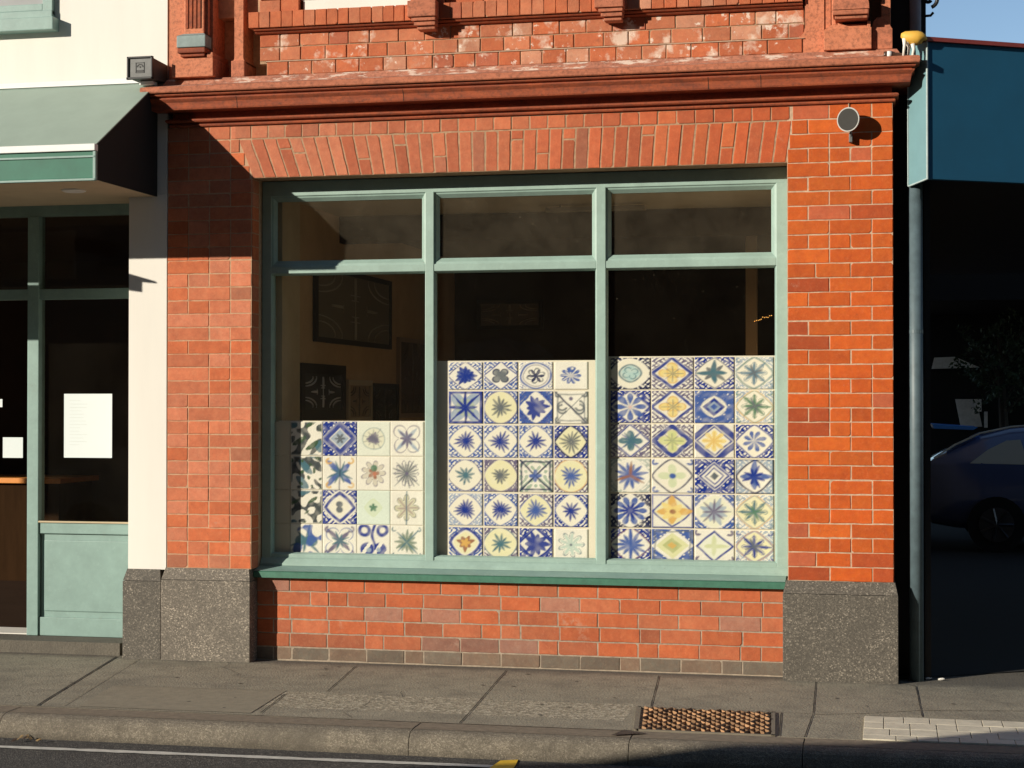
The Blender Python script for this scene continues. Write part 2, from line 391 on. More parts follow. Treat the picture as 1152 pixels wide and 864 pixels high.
strip(m, [(-.402, -1.145), (-.14, -1.06), (.149, -.90), (.70, -.80), (3, -.75)], .010, .004)
strip(m, [(-6.4, -1.15), (-4.55, -1.10)], .005, .004); strip(m, [(-4.38, -1.08), (-3.4, -1.03)], .005, .004)
strip(m, [(-.62, -1.13), (-.40, -1.12)], .008, .004)
m.build('footpath_mortar', M['joint_pale'], parent=fp)
# darker re-laid asphalt slab at the left
m = MB(); m.face([(-4.40, -1.06, .0025), (-3.36, -1.02, .0025), (-3.30, -1.74, .0025), (-4.28, -1.74, .0025)])
m.build('footpath_patch', flat_mat('patched_asphalt', (.27, .235, .170), .95, .12, 15, .5, bsc=140), parent=fp)
m = MB(); r_ = random.Random(77)
for k in range(60):
    cx_, cy_ = r_.uniform(-5.6, 1.2), r_.uniform(-1.75, -.05); rr_ = r_.uniform(.005, .014)
    m.face([(cx_+rr_*r_.uniform(.7, 1.2)*math.cos(a*.9), cy_+rr_*r_.uniform(.7, 1.2)*math.sin(a*.9), .0032) for a in range(7)])
m.build('gum_spots', flat_mat('gum_dark', (.085, .072, .056), .9), parent=fp)
m = MB(); q_ = [(-2.75, -1.74)]
for k in range(14): q_.append((q_[-1][0]+r_.uniform(-.05, .06), q_[-1][1]+.05+r_.uniform(0, .03)))
strip(m, q_, .003, .0034, .002)
q_ = [(-4.1, -.05)]
for k in range(10): q_.append((q_[-1][0]+r_.uniform(-.02, .06), q_[-1][1]-.04-r_.uniform(0, .03)))
strip(m, q_, .003, .0034, .002)
m.build('hairline_cracks', M['joint_dark'], parent=fp)
# pale pavers at right
pv = []
m = MB(); r = random.Random(4)
x = -.135; 
yy = [-1.16, -1.33, -1.50, -1.67, -1.785]
for a, b_ in zip(yy[:-1], yy[1:]):
    x = -.135 + r.uniform(0, .0)
    while x < 1.6:
        wd = r.choice((.10, .13, .13, .16)); g = r.uniform(.8, 1.06)
        m.cbox(x+.002, x+wd-.002, b_+.002, a-.002, -.02, .006+r.uniform(0, .002), .002, (g, g, g)); x += wd
m.build('paver_strip', M['paver'], kind='structure')
m = MB(); strip(m, [(-14, -2.36), (-4.43, -2.29), (-1.86, -2.225)], .055, -.116, 0.002); m.build('edge_line', M['line'], parent=road)
m = MB(); m.face([(*G(px, py, -.1155)[:2], -.1155) for px, py in ((552, 863), (563, 855.5), (583, 854.5), (580, 861), (566, 880), (536, 880))])
m.build('yellow_mark', M['yellow'], parent=road)
m = MB(); m.face([(0.03, 0.13, .006), (0.8, .602, .006), (5.5, 3.6, .006), (5.5, 26, .006), (0.03, 26, .006)])
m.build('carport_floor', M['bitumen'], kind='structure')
m = MB(); m.box(-5.74-6, -4.885, .06, .3+4.6, -.05, .08)
m.build('shop_step', M['pave'], kind='structure')

# ================================================================== BRICK BUILDING
BB = thing('brick_building', 'red brick corner building with moulded cornice and a large green framed shop window', 'building', (-2.0, .2, 0))
BB.location = (0, 0, 0)
rnd = random.Random(11)
def jc(c, v=.12, r=rnd):
    k = .90*r.uniform(1-v, 1+v); h = r.uniform(-.04, .04)
    return tuple(max(.003, x*k*(1+s*h)) for x, s in zip(c, (0.3, 1, 1.5)))
def pick(pal, r=rnd):
    return jc(r.choices([p for p, _ in pal], [q for _, q in pal])[0], .13, r)
PAL_R = [((.68, .112, .006), 7), ((.70, .128, .009), 4), ((.63, .106, .007), 3), ((.58, .125, .045), .7), ((.52, .080, .012), .6)]
PAL_L = [((.68, .195, .085), 5), ((.69, .22, .11), 3), ((.68, .165, .055), 3), ((.54, .18, .09), .5)]
PAL_LOW = [((.59, .138, .044), 6), ((.60, .168, .068), 3), ((.52, .14, .055), 2), ((.44, .12, .05), 1.2), ((.46, .20, .13), 1.0)]
PAL_U = [((.62, .155, .055), 5), ((.64, .20, .09), 4), ((.50, .13, .06), 1.6), ((.66, .29, .17), 1.6)]
PAL_GREY = [((.19, .145, .105), 3), ((.25, .165, .11), 2)]
def brick_poly(mb, corners, Y, col, depth, ch, r):
    """a hand-made brick: wavering arrises, now and then a knocked corner, softened front edge"""
    out = []
    n = len(corners); cx = sum(p[0] for p in corners)/n; cz = sum(p[1] for p in corners)/n
    j = lambda a=.0017: r.uniform(-a, a)
    for k in range(n):
        a, b_ = corners[k], corners[(k+1) % n]; L_ = math.hypot(b_[0]-a[0], b_[1]-a[1])
        if r.random() < .10:      # knocked corner
            q = r.uniform(.006, .013); p0 = corners[k-1]; l0 = math.hypot(p0[0]-a[0], p0[1]-a[1])
            out.append((a[0]+(p0[0]-a[0])*q/l0, a[1]+(p0[1]-a[1])*q/l0)); out.append((a[0]+(b_[0]-a[0])*q/L_, a[1]+(b_[1]-a[1])*q/L_))
        else: out.append((a[0]+j(.001), a[1]+j(.001)))
        m_ = max(1, int(L_/.045))
        for q in range(1, m_): t = q/m_+r.uniform(-.2, .2)/m_; out.append((a[0]+(b_[0]-a[0])*t+j(), a[1]+(b_[1]-a[1])*t+j()))
    yo = Y + r.uniform(-.0015, .002); N_ = len(out); k = len(mb.v)
    def inn(p):
        dx, dz = cx-p[0], cz-p[1]; c_ = ch*r.uniform(.6, 1.4)
        return (p[0]+max(-c_, min(c_, dx)), p[1]+max(-c_, min(c_, dz)))
    I_ = [inn(p) for p in out]
    mb.v += [(a, yo+depth, b_) for a, b_ in out]+[(a, yo+ch*.8, b_) for a, b_ in out]+[(a, yo+r.uniform(0, .001), b_) for a, b_ in I_]
    mb.f.append(tuple(k+2*N_+q for q in range(N_))); mb.c.append(col); mb.m.append(0)
    for q in range(N_):
        q2 = (q+1) % N_
        mb.f.append((k+q, k+q2, k+N_+q2, k+N_+q)); mb.f.append((k+N_+q, k+N_+q2, k+2*N_+q2, k+2*N_+q)); mb.c += [col]*2; mb.m += [0]*2
def brick(mb, x0, x1, z0, z1, Y, col, depth=.05, ch=.0032, r=rnd, chip=True):
    brick_poly(mb, [(x0, z0), (x1, z0), (x1, z1), (x0, z1)], Y, col, depth, ch, r)
def courses(mb, x0, z0, rows, ch_, joint, Y, pal, r=rnd, split=.12, lo=None, hi=None):
    """rows: list of width lists bottom up"""
    z = z0
    for row in rows:
        x = x0
        if isinstance(row, tuple): row, pl, hh = row
        else: pl, hh = pal, ch_
        for wd in row:
            xa, xb = x, x+wd
            if lo: xa = max(xa, lo(z+hh/2))
            if hi: xb = min(xb, hi(z+hh/2))
            if xb-xa > .03: brick(mb, xa+joint/2, xb-joint/2, z+joint/2, z+hh-joint/2, Y, pick(pl, r), r=r)
            x += wd
        z += hh
# --- right pier
x0, x1 = -.594, .022; W = x1-x0; u = W/5
m = MB(); rows = []
A = [[1, 2, 2], [2, 2, 1], [1, 1, 2, 1], [1.35, 1.65, 2], [2, 1, 2]]
rr = random.Random(5)
nR = 33
for k in range(nR):
    if k % 2 == 0: p = rr.choice([[2, 2, 1], [2, 2, 1], [2, 1, 1, 1], [2, 2, 1], [2, 2, 1]])
    else: p = rr.choice([[1, 2, 2], [1, 2, 2], [1.35, 1.65, 2], [1, 1, 1, 1, 1], [1, 2, 2]])
    if abs(sum(p)-5) > .01: p = [1, 2, 2]
    rows.append([q*u for q in p])
H = (3.405-.585)/nR
courses(m, x0, .585, rows, H, .0062, 0.0, PAL_R, rr, lo=lambda z: -9 if z < 3.06 else -.600+.035*min(1, (z-3.068)/.25)+.002)
rp = m.build('brick_pier', M['brick'], BB, 'orange red brick pier at the right of the window')
m = MB(); m.box(x0, x1-.003, .0034, .5, .585, 3.405); m.build('mortar_bed', M['mortar_pale'], rp)
# quoined side of the pier
m = MB()
for k in range(nR):
    z = .585+k*H
    m.hexa([(x1-.004, .052, z+.004), (x1, .052, z+.004), (x1, .22 if k % 2 else .33, z+.004), (x1-.004, .22 if k % 2 else .33, z+.004), (x1-.004, .052, z+H-.004), (x1, .052, z+H-.004), (x1, .22 if k % 2 else .33, z+H-.004), (x1-.004, .22 if k % 2 else .33, z+H-.004)], pick(PAL_R))
m.build('side_brickwork', M['brick'], rp)
# --- left pier
x0, x1 = -4.534, -3.962; u = (x1-x0)/4
m = MB(); rows = []; rr = random.Random(8); nL = 33
for k in range(nL):
    rows.append([q*u for q in rr.choice([[1, 1, 1, 1]]*6+[[1, 2, 1], [2, 1, 1], [1, 1, 2], [2, 2]])])
courses(m, x0, .585, rows, H, .0058, 0.0, PAL_L, rr, hi=lambda z: 9 if z < 3.06 else -3.957-.10*min(1, (z-3.068)/.25)-.002)
lp = m.build('brick_pier', M['brick'], BB, 'salmon brick pier at the left of the window, half in awning shade')
m = MB(); m.box(x0+.002, x1, .0034, .5, .585, 3.405); m.build('mortar_bed', M['mortar'], lp)
m = MB()
for k in range(nL):   # reveal brickwork facing the window
    z = .585+k*H
    m.box(x1, x1+.004, .008, .12, z+.004, z+H-.004, pick(PAL_L))
m.build('reveal_brickwork', M['brick'], lp)
# --- plinths
def plinth(a, b_, zt, mat, parent, yf=-.04, yb=.45, label=None):
    mb = MB(); c = .018
    mb.cbox(a, b_, yf, yb, -.02, zt-.075, .004)
    # chamfered cap course
    mb.hexa([(a+.002, yf+.002, zt-.072), (b_-.002, yf+.002, zt-.072), (b_-.002, yb, zt-.072), (a+.002, yb, zt-.072), (a+c, yf+.032, zt), (b_-c, yf+.032, zt), (b_-c, yb, zt), (a+c, yb, zt)])
    return mb.build('granite_plinth', mat, parent, label)
plinth(-4.556, -3.955, .585, M['granite'], BB); plinth(-.622, .044, .587, M['granite_dark'], BB)
# --- wall under the window
m = MB(); rr = random.Random(21)
s_ = .248; wx0, wx1 = -3.957, -.62
pats = []
for k in range(6):
    x = wx0; row = []; off = (.5 if k % 2 else 0.02)
    first = s_*(.9 if k % 2 else .45); row.append(first); x += first
    while x < wx1-.02:
        q = s_ if rr.random() > .22 else s_*.5
        if wx1-(x+q) < .05: q = wx1-x
        row.append(q); x += q
    pats.append((row, PAL_GREY if k == 0 else (PAL_LOW+[((.34, .16, .11), 4)] if k == 1 else PAL_LOW), .082 if k == 0 else .0885))
courses(m, wx0, .005, pats, .0885, .0072, .09, PAL_LOW, rr)
lw = m.build('lower_brickwork', M['brick'], BB, 'low brick wall under the shop window, grimy along its foot')
m = MB(); m.box(wx0, wx1, .0936, .45, -.05, .535); m.build('mortar_bed', M['mortar_grey'], lw)
# --- flat arch of soldier bricks
m = MB(); rr = random.Random(31)
az0, az1 = 3.068, 3.318
n = 42; bx0, bx1 = -3.955, -.60; tx0, tx1 = -4.045, -.575
PAL_A = lambda t: [((.62, .195-.085*t, .095-.07*t), 5), ((.64, .215-.085*t, .11-.08*t), 3), ((.52, .13-.02*t, .055-.02*t), 1.6), ((.45, .14, .07), .6)]
def quadbrick(mb, q, Y, col, r): brick_poly(mb, q, Y, col, .05, .0032, r)
def lean_at(t): return -.10*(1-t/.45) if t < .45 else .035*(t-.45)/.55
for k in range(n):
    def edge(q, zt):
        f = (zt-az0)/(az1-az0); t = q/n
        # bricks stand upright in the middle and lean outwards at both ends
        return bx0+(bx1-bx0)*t + f*lean_at(t)
    g = .005
    segs = [(az0, az1)] if rr.random() < .80 else ([(az0, az0+rr.choice((.10, .15, .18, .19))), None])
    if segs[-1] is None: segs = [(az0, segs[0][1]), (segs[0][1]+.002, az1)]
    for z0_, z1_ in segs:
        quadbrick(m, [(edge(k, z0_)+g, z0_+.003), (edge(k+1, z0_)-g, z0_+.003), (edge(k+1, z1_)-g, z1_-.004), (edge(k, z1_)+g, z1_-.004)], 0, pick(PAL_A(k/n), rr), rr)
arch = m.build('window_arch', M['brick'], BB, 'flat arch of upright bricks fanning out over the window')
m = MB(); m.box(-4.05, -.55, .0038, .16, az0+.001, 3.405); m.build('mortar_bed', M['mortar_tan'], arch)
# header course above the arch
m = MB(); rr = random.Random(32); x = -4.078
while x < -.62:
    wd = .113; brick(m, x+.004, x+wd-.004, 3.323, 3.40, 0.0, pick(PAL_A((x+4)/3.4), rr), r=rr); x += wd
m.build('header_course', M['brick'], arch)

# --- cornice: profiles swept round three sides with mitred corners
def sweep(mb, prof, x0, x1, yb, col=None):
    """prof: list of (projection, z); returns run back to yb on both ends"""
    i = len(mb.v); n_ = len(prof)
    for p, z in prof:
        mb.v += [(x0-p, yb, z), (x0-p, -p, z), (x1+p, -p, z), (x1+p, yb, z)]
    for k in range(n_-1):
        for q in range(3):
            a = i+k*4+q; mb.f.append((a, a+1, a+5, a+4)); mb.c.append(col or (1, 1, 1)); mb.m.append(0)
CX0, CX1 = -4.50, .018
CZ = 3.405
m = MB(); sweep(m, [(0, CZ), (.014, CZ+.003), (.018, CZ+.010), (.014, CZ+.018), (.004, CZ+.021), (.004, CZ+.026), (.030, CZ+.030), (.037, CZ+.038), (.034, CZ+.047), (.022, CZ+.052), (-.002, CZ+.053)], CX0, CX1, .5)
cor = m.build('cornice_bed_moulding', M['terra'], BB)
m = MB(); sweep(m, [(-.003, 3.45), (-.002, 3.486), (-.001, 3.500), (.100, 3.503), (.104, 3.512), (.106, 3.530), (.110, 3.548), (.120, 3.560), (.126, 3.568), (.126, 3.574), (.110, 3.577), (.110, 3.584), (.128, 3.588), (.134, 3.594), (.134, 3.600), (.118, 3.603)], CX0, CX1, .5)
cor = m.build('cornice', M['terra'], BB, 'dark red moulded terracotta cornice running over the window')
m = MB(); sweep(m, [(.118, 3.603), (.152, 3.606), (.156, 3.612), (.156, 3.640), (.148, 3.647)], CX0, CX1, .5)
m.build('cornice_lip', M['terra_pale'], cor)
m = MB()
zx = 3.713
sweep(m, [(.150, 3.646), (.085, 3.662), (.050, 3.672), (.034, 3.70), (.026, zx), (-.2, zx+.004)], CX0, CX1, .5)
m.build('cornice_weathering', M['terra_worn'], cor)
# joints across the cornice
m = MB()
for px in (108, 387):
    pass
for xj in (-4.02, -2.93, -1.05, -.74-.0):
    m = MB()
    m.prism([(-a_-.0008, b_) for a_, b_ in ((.100, 3.503), (.104, 3.512), (.106, 3.530), (.110, 3.548), (.120, 3.560), (.126, 3.568), (.126, 3.574))]+[(-.09, 3.57), (-.09, 3.51)], xj-.002, xj+.002, axis='x')
    m.build('cornice_joint', M['joint_dark'], cor)

# --- upper storey brick band
m = MB(); rr = random.Random(41)
def uprow(xa, xb, wd, z0_, z1_, Y, pal, var=.25):
    x = xa
    while x < xb-.01:
        q = wd*rr.uniform(1-var, 1+var)
        if xb-(x+q) < wd*.45: q = xb-x
        brick(m, x+.004, x+q-.004, z0_+.004, z1_-.003, Y, pick(pal, rr), r=rr); x += q
uprow(-3.862, -.50, .150, 3.716, 3.803, -.004, PAL_U, .12)
uprow(-3.922, -.493, .155, 3.815, 3.903, .030, PAL_U, .25)
uprow(-3.922, -.493, .160, 3.903, 3.988, .030, PAL_U, .3)
ub = m.build('upper_brickwork', M['brick_upper'], BB, 'upper brick band blotched with white salt stains')
m = MB(); m.box(-3.862, -.50, .003, .3, 3.64, 3.806); m.box(-3.92, -.493, .037, .3, 3.80, 3.99); m.build('mortar_bed', M['mortar_tan'], ub)
m = MB(); m.hexa([(-3.87, -.006, 3.803), (-.49, -.006, 3.803), (-.49, .034, 3.803), (-3.87, .034, 3.803), (-3.87, .012, 3.812), (-.49, .012, 3.812), (-.49, .034, 3.818), (-3.87, .034, 3.818)])
m.build('mortar_fillet', M['mortar_pale'], ub)
# sill band of soldiers + moulding
m = MB(); 
m.prism([(.03, 3.985), (.012, 3.988), (.004, 3.994), (.010, 4.0), (-.012, 4.004), (-.018, 4.012), (.0, 4.016), (.03, 4.018)], -3.945, -.50, axis='x')
m.build('band_moulding', M['terra'], ub)
m = MB(); x = -3.975
while x < -.50:
    q = .0735*rr.uniform(.93, 1.05)
    if -.50-(x+q) < .03: q = -.50-x
    brick(m, x+.0022, x+q-.0022, 4.019, 4.118, -.03, pick(PAL_U, rr), r=rr, depth=.09); x += q
sb = m.build('sill_course', M['brick'], BB, 'course of upright bricks under the upper windows')
m = MB(); m.box(-3.97, -.50, -.022, .3, 4.0195, 4.112); m.build('mortar_bed', M['mortar'], sb)
# upper wall above the sill course (mostly out of frame), with window openings
m = MB(); rr = random.Random(43)
def wallrows(xa, xb, z0_, z1_, Y):
    z = z0_
    while z < z1_-.02:
        uprow(xa, xb, .2, z, z+.086, Y, PAL_U, .3); z += .086
wallrows(-3.925, -3.655, 4.12, 4.9, .03); m.build('upper_wall', M['brick'], BB); m = MB(); wallrows(-2.92, -2.70, 4.12, 4.9, .01); wallrows(-2.70, -1.75, 4.12, 4.9, .03); wallrows(-1.75, -1.50, 4.12, 4.9, .01); wallrows(-1.5, -.5, 4.12, 4.9, .03)
m.build('upper_wall', M['brick'], BB)
m = MB(); m.box(-4.5, 0, .2, .5, 3.6, 4.119); m.box(-4.5, -3.67, .09, .4, 4.12, 7.5); m.box(-2.9, -.0, .09, .4, 4.12, 7.5); m.box(-3.67, -2.9, .09, .4, 5.9, 7.5); m.build('upper_wall_core', M['mortar'], BB)
wn = MB(); wn.cbox(-3.64, -2.93, .06, .14, 4.12, 4.20, .006); wn.cbox(-3.655, -3.60, .06, .14, 4.2, 5.9, .006); wn.cbox(-2.97, -2.915, .06, .14, 4.2, 5.9, .006)
uw = wn.build('upper_window', M['cream'], BB)
m = MB(); m.box(-3.6, -2.97, .10, .106, 4.2, 5.9); m.build('pane', M['glass_top'], uw)
m = MB(); m.box(-3.6, -2.97, .3, .32, 4.1, 5.9); m.build('curtain', M['interior_dark'], uw)
# brackets
def bracket(x0_, x1_):
    mb = MB()
    mb.cbox(x0_, x1_, -.115, .0, 4.022, 4.122, .004)
    mb.cbox(x0_+.022, x1_-.006, -.10, .0, 3.998, 4.022, .004); mb.cbox(x0_+.034, x1_-.010, -.085, .0, 3.972, 3.998, .005); mb.cbox(x0_+.05, x1_-.016, -.065, .02, 3.950, 3.972, .006)
    mb.cbox(x0_+.03, x1_-.02, -.08, .02, 4.124, 4.9, .004)
    mb.build('bracket', M['terra_pale'], BB, None)
bracket(-2.905, -2.725); bracket(-1.735, -1.56)

# --- upper pilasters
def flare(mb, xa, xb, fl, z0_, z1_, z2_, Y0, Yb=.3, left=True, right=True):
    """upright slab whose foot splays out"""
    a = fl if left else 0; b = fl if right else 0
    mb.prism([(xa-a, z0_), (xb+b, z0_), (xb+b, z1_), (xb+b*.5, z1_+(z2_-z1_)*.25), (xb+b*.12, z1_+(z2_-z1_)*.6), (xb, z2_), (xb, 7.4), (xa, 7.4), (xa, z2_), (xa-a*.12, z1_+(z2_-z1_)*.6), (xa-a*.5, z1_+(z2_-z1_)*.25), (xa-a, z1_)], Y0, Yb)
zb = 3.716
m = MB()
m.cbox(-4.525, -4.225, -.0, .3, zb, 7.4, .004)                     # backing slab
pl = m.build('upper_pilaster', M['terra_smooth'], BB, 'left upper pilaster with fluted shaft and grey weathered block')
m = MB(); m.cbox(-4.40, -4.265, -.055, .0, 3.99, 7.4, .006)
m.cbox(-4.262, -4.246, -.03, .0, 3.99, 7.4, .003)
m.build('shaft', M['terra_smooth'], pl)
m = MB()
for q in (-4.378, -4.350, -4.322, -4.294): m.prism([(q-.008, 4.03), (q+.008, 4.03), (q+.008, 7.3), (q-.008, 7.3)], -.062, -.056)
m.build('fluting', M['terra'], pl)
m = MB(); m.cbox(-4.43, -4.235, -.105, .0, 3.90, 3.975, .006); m.hexa([(-4.43, -.105, 3.975), (-4.235, -.105, 3.975), (-4.235, 0, 3.975), (-4.43, 0, 3.975), (-4.40, -.06, 3.995), (-4.265, -.06, 3.995), (-4.265, 0, 3.995), (-4.40, 0, 3.995)])
m.build('weathered_block', M['terra_lead'], pl, 'grey green block on the left pilaster')
m = MB(); m.cbox(-4.428, -4.24, -.10, .0, 3.865, 3.898, .008); m.cbox(-4.415, -4.25, -.08, .0, 3.845, 3.867, .006)
m.build('necking', M['terra'], pl)
m = MB(); m.cbox(-4.475, -4.195, -.075, .3, zb, 3.835, .005); m.cbox(-4.24, -4.198, -.07, .2, 3.835, 3.87, .008)
m.build('pilaster_base', M['terra_smooth'], pl)
m = MB(); flare(m, -4.088, -4.028, .02, zb+.09, zb+.10, zb+.13, .02, .3)
pl2 = m.build('slender_shaft', M['terra_smooth'], BB)
m = MB(); m.cbox(-4.098, -4.008, -.012, .3, zb, zb+.105, .006); m.build('shaft_base', M['terra_pale'], pl2)
m = MB(); m.cbox(-4.5, -3.90, .26, .5, zb-.1, 7.4, .004); m.build('recess_back', M['terra'], BB)
# right group
m = MB(); flare(m, -.487, -.375, .05, zb+.0, 3.80, 3.87, .004, .3, True, False)
pr_ = m.build('upper_pilaster', M['terra_smooth'], BB, 'right upper pilaster with swelling cap above the cornice end')
m = MB(); m.cbox(-.372, -.335, .012, .3, 3.8, 7.4, .006); m.cbox(-.332, -.30, -.004, .3, 3.8, 7.4, .01); m.cbox(-.297, -.268, -.02, .3, 3.85, 7.4, .008)
m.build('moulded_edge', M['terra_smooth'], pr_)
m = MB(); m.cbox(-.268, -.122, -.07, .3, 4.03, 7.4, .01); m.build('shaft', M['terra_smooth'], pr_)
m = MB()
def puff(z0_, z1_, xa, xb, yf, e=.02):
    ks = 6
    for k in range(ks):
        a0 = math.pi/2*k/ks; a1 = math.pi/2*(k+1)/ks
        i0, i1 = e*(1-math.cos(a0)), e*(1-math.cos(a1))
        za, zc = z0_+(z1_-z0_)*math.sin(a0), z0_+(z1_-z0_)*math.sin(a1)
        m.hexa([(xa+i0, yf+i0, za), (xb-i0, yf+i0, za), (xb-i0, .3, za), (xa+i0, .3, za), (xa+i1, yf+i1, zc), (xb-i1, yf+i1, zc), (xb-i1, .3, zc), (xa+i1, .3, zc)])
puff(3.935, 4.03, -.322, -.112, -.135, .035); m.cbox(-.322, -.115, -.13, .3, 3.905, 3.935, .008); m.cbox(-.31, -.122, -.11, .3, 3.885, 3.905, .005)
m.build('swollen_cap', M['terra_pale'], pr_)
m = MB(); m.cbox(-.375, -.10, -.055, .3, zb, 3.835, .005)
m.hexa([(-.375, -.052, 3.835), (-.10, -.052, 3.835), (-.10, .2, 3.835), (-.375, .2, 3.835), (-.335, -.03, 3.868), (-.112, -.03, 3.868), (-.112, .2, 3.868), (-.335, .2, 3.868)])
m.cbox(-.125, -.105, -.05, .2, 3.835, 3.88, .005)
m.build('pilaster_base', M['terra_smooth'], pr_)
m = MB(); m.cbox(-.045, .010, .03, .3, 3.86, 7.4, .005)
pr2 = m.build('slender_shaft', M['terra_smooth'], BB)
m = MB(); m.cbox(-.098, .020, -.02, .3, zb, 3.838, .005)
m.prism([(-.096, 3.838), (.016, 3.838), (-.01, 3.88), (-.04, 3.905), (-.07, 3.905), (-.09, 3.88)], -.015, .3)
m.build('shaft_base', M['terra_pale'], pr2)
m = MB(); m.cbox(-.12, .0, .24, .5, zb, 7.4, .004); m.build('recess_back', M['terra'], BB)
m = MB(); m.box(-4.5, .0, .45, 13, 5.2, 7.4); m.box(-.02, .02, .5, 13, 0, 5.2); m.box(-4.5, .0, 12.9, 13, 0, 5.2); m.box(-4.53, -4.40, .45, 13, 0, 5.2)
m.build('building_body', M['mortar'], BB)

# ================================================================== SHOP WINDOW
YF, YG = .18, .222
SW = MB()
Zb = lambda px, py, Y=YF: Z(py, px, Y)
XL, XR = -3.957, -.600
z_head0, z_head1 = 2.955, 3.075
x_l = -3.895; m1a, m1b = X(478.5, YF), X(488, YF); m2a, m2b = X(670.8, YF), X(681.5, YF); x_r = X(873.5, YF)
zt0, zt1 = Z(303.3, 590, YF), Z(295, 590, YF)            # transom face
zh = Z(213.5, 590, YF)                                  # underside of the head
zr = Z(628.5, 590, YF)                                    # top of the bottom rail
SWF = MB(); SWF.cbox(XL, XR, YF, YF+.09, zh, 3.068, .004)
sw = SWF.build('shop_window', M['green_pale'], BB, 'large green timber shop window of three bays with tile panels behind')
def part(nm, *b, mat='green_pale', bev=.004):
    q = MB(); q.cbox(*b, bev); return q.build(nm, M[mat], sw)
part('jamb', XL, x_l, YF-.002, YF+.09, .59, zh+.002); part('jamb', x_r, XR, YF-.002, YF+.09, .59, zh+.002)
part('mullion', m1a, m1b, YF-.004, YF+.09, .60, zh+.003); part('mullion', m2a, m2b, YF-.004, YF+.09, .60, zh+.003)
bays = [(x_l, m1a), (m1b, m2a), (m2b, x_r)]
for a, b_ in bays:
    part('transom', a, b_, YF, YF+.09, zt0, zt1)
    part('bottom_rail', a, b_, YF+.002, YF+.09, .565, zr)
# sill
q = MB(); q.prism([(.04, .53), (.04, .566), (.05, .571), (.175, .598), (.3, .60), (.3, .53)], XL-.004, XR-.010, axis='x')
sill = q.build('sill', M['green_deep'], sw)
q = MB(); q.prism([(.046, .5715), (.175, .5995), (.175, .602), (.044, .5745)], XL-.002, XR-.012, axis='x'); q.build('sill_top', M['green'], sill)
q = MB(); q.prism([(YF-.03, .598), (YF-.03, .612), (YF-.01, .640), (YF+.01, .655), (YF+.01, .598)], XL+.0, XR-.002, axis='x'); q.build('weather_rail', M['green_pale'], sw)
def bead(xa, xb, za, zb_, w1, w2, wt, wb, mat='green_pale'):
    """mitred splayed moulding from the frame face back to the glass; widths left,right,top,bottom"""
    q = MB(); yo, yi = YF+.008, YG-.004
    O = [(xa, yo, za), (xb, yo, za), (xb, yo, zb_), (xa, yo, zb_)]
    S = [(xa+w1*.35, yo+.004, za+wb*.35), (xb-w2*.35, yo+.004, za+wb*.35), (xb-w2*.35, yo+.004, zb_-wt*.35), (xa+w1*.35, yo+.004, zb_-wt*.35)]
    I = [(xa+w1, yi, za+wb), (xb-w2, yi, za+wb), (xb-w2, yi, zb_-wt), (xa+w1, yi, zb_-wt)]
    for k in range(4):
        l = (k+1) % 4; q.face([O[k], O[l], S[l], S[k]]); q.face([S[k], S[l], I[l], I[k]])
    return q.build('glazing_bead', M[mat], sw)
for k, (a, b_) in enumerate(bays):
    bead(a, b_, zt1, zh, .030, .032, .034, .038)
    bead(a, b_, zr, zt0, .010, .012, .012, .010)
    q = MB(); q.box(a+.004, b_-.004, YG, YG+.005, zt1+.004, zh-.004); q.build('transom_pane', M['glass_top'], sw)
    q = MB(); q.box(a+.004, b_-.004, YG, YG+.005, zr+.002, zt0-.002); q.build('pane', M['glass'], sw)

# --- room behind
q = MB()
q.face([(XL+.06, .26, .0), (XL+.06, 5.0, .0), (XL+.06, 5.0, 3.1), (XL+.06, .26, 3.1)]); rm = q.build('room_side_wall', M['interior_tan'], BB)
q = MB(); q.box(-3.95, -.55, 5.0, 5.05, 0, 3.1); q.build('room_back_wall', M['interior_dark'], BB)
q = MB(); q.box(-.62, -.55, .28, 5, 0, 3.1); q.build('room_side_wall', M['interior_cream'], BB)
q = MB(); q.box(-3.95, -.55, .28, 5.05, 0, .05); q.build('room_floor', M['interior_tan'], BB)
q = MB(); q.box(-3.95, -.55, .28, 1.6, 2.99, 3.06); q.build('room_ceiling', M['interior_cream'], BB)
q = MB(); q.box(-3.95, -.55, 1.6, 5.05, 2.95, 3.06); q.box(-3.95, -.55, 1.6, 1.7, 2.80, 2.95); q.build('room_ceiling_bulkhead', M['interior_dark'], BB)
q = MB(); q.box(-3.9, -3.855, .275, .62, 0, 2.99); q.build('window_return', flat_mat('interior_return_lit', (.62, .48, .31), .9, .1, 3, 0), BB)  # paler than the wall: daylight by the window put into its colour
q = MB(); q.box(-1.05, -.97, 2.6, 2.7, 0, 2.95); q.build('room_post', M['interior_tan'], BB)

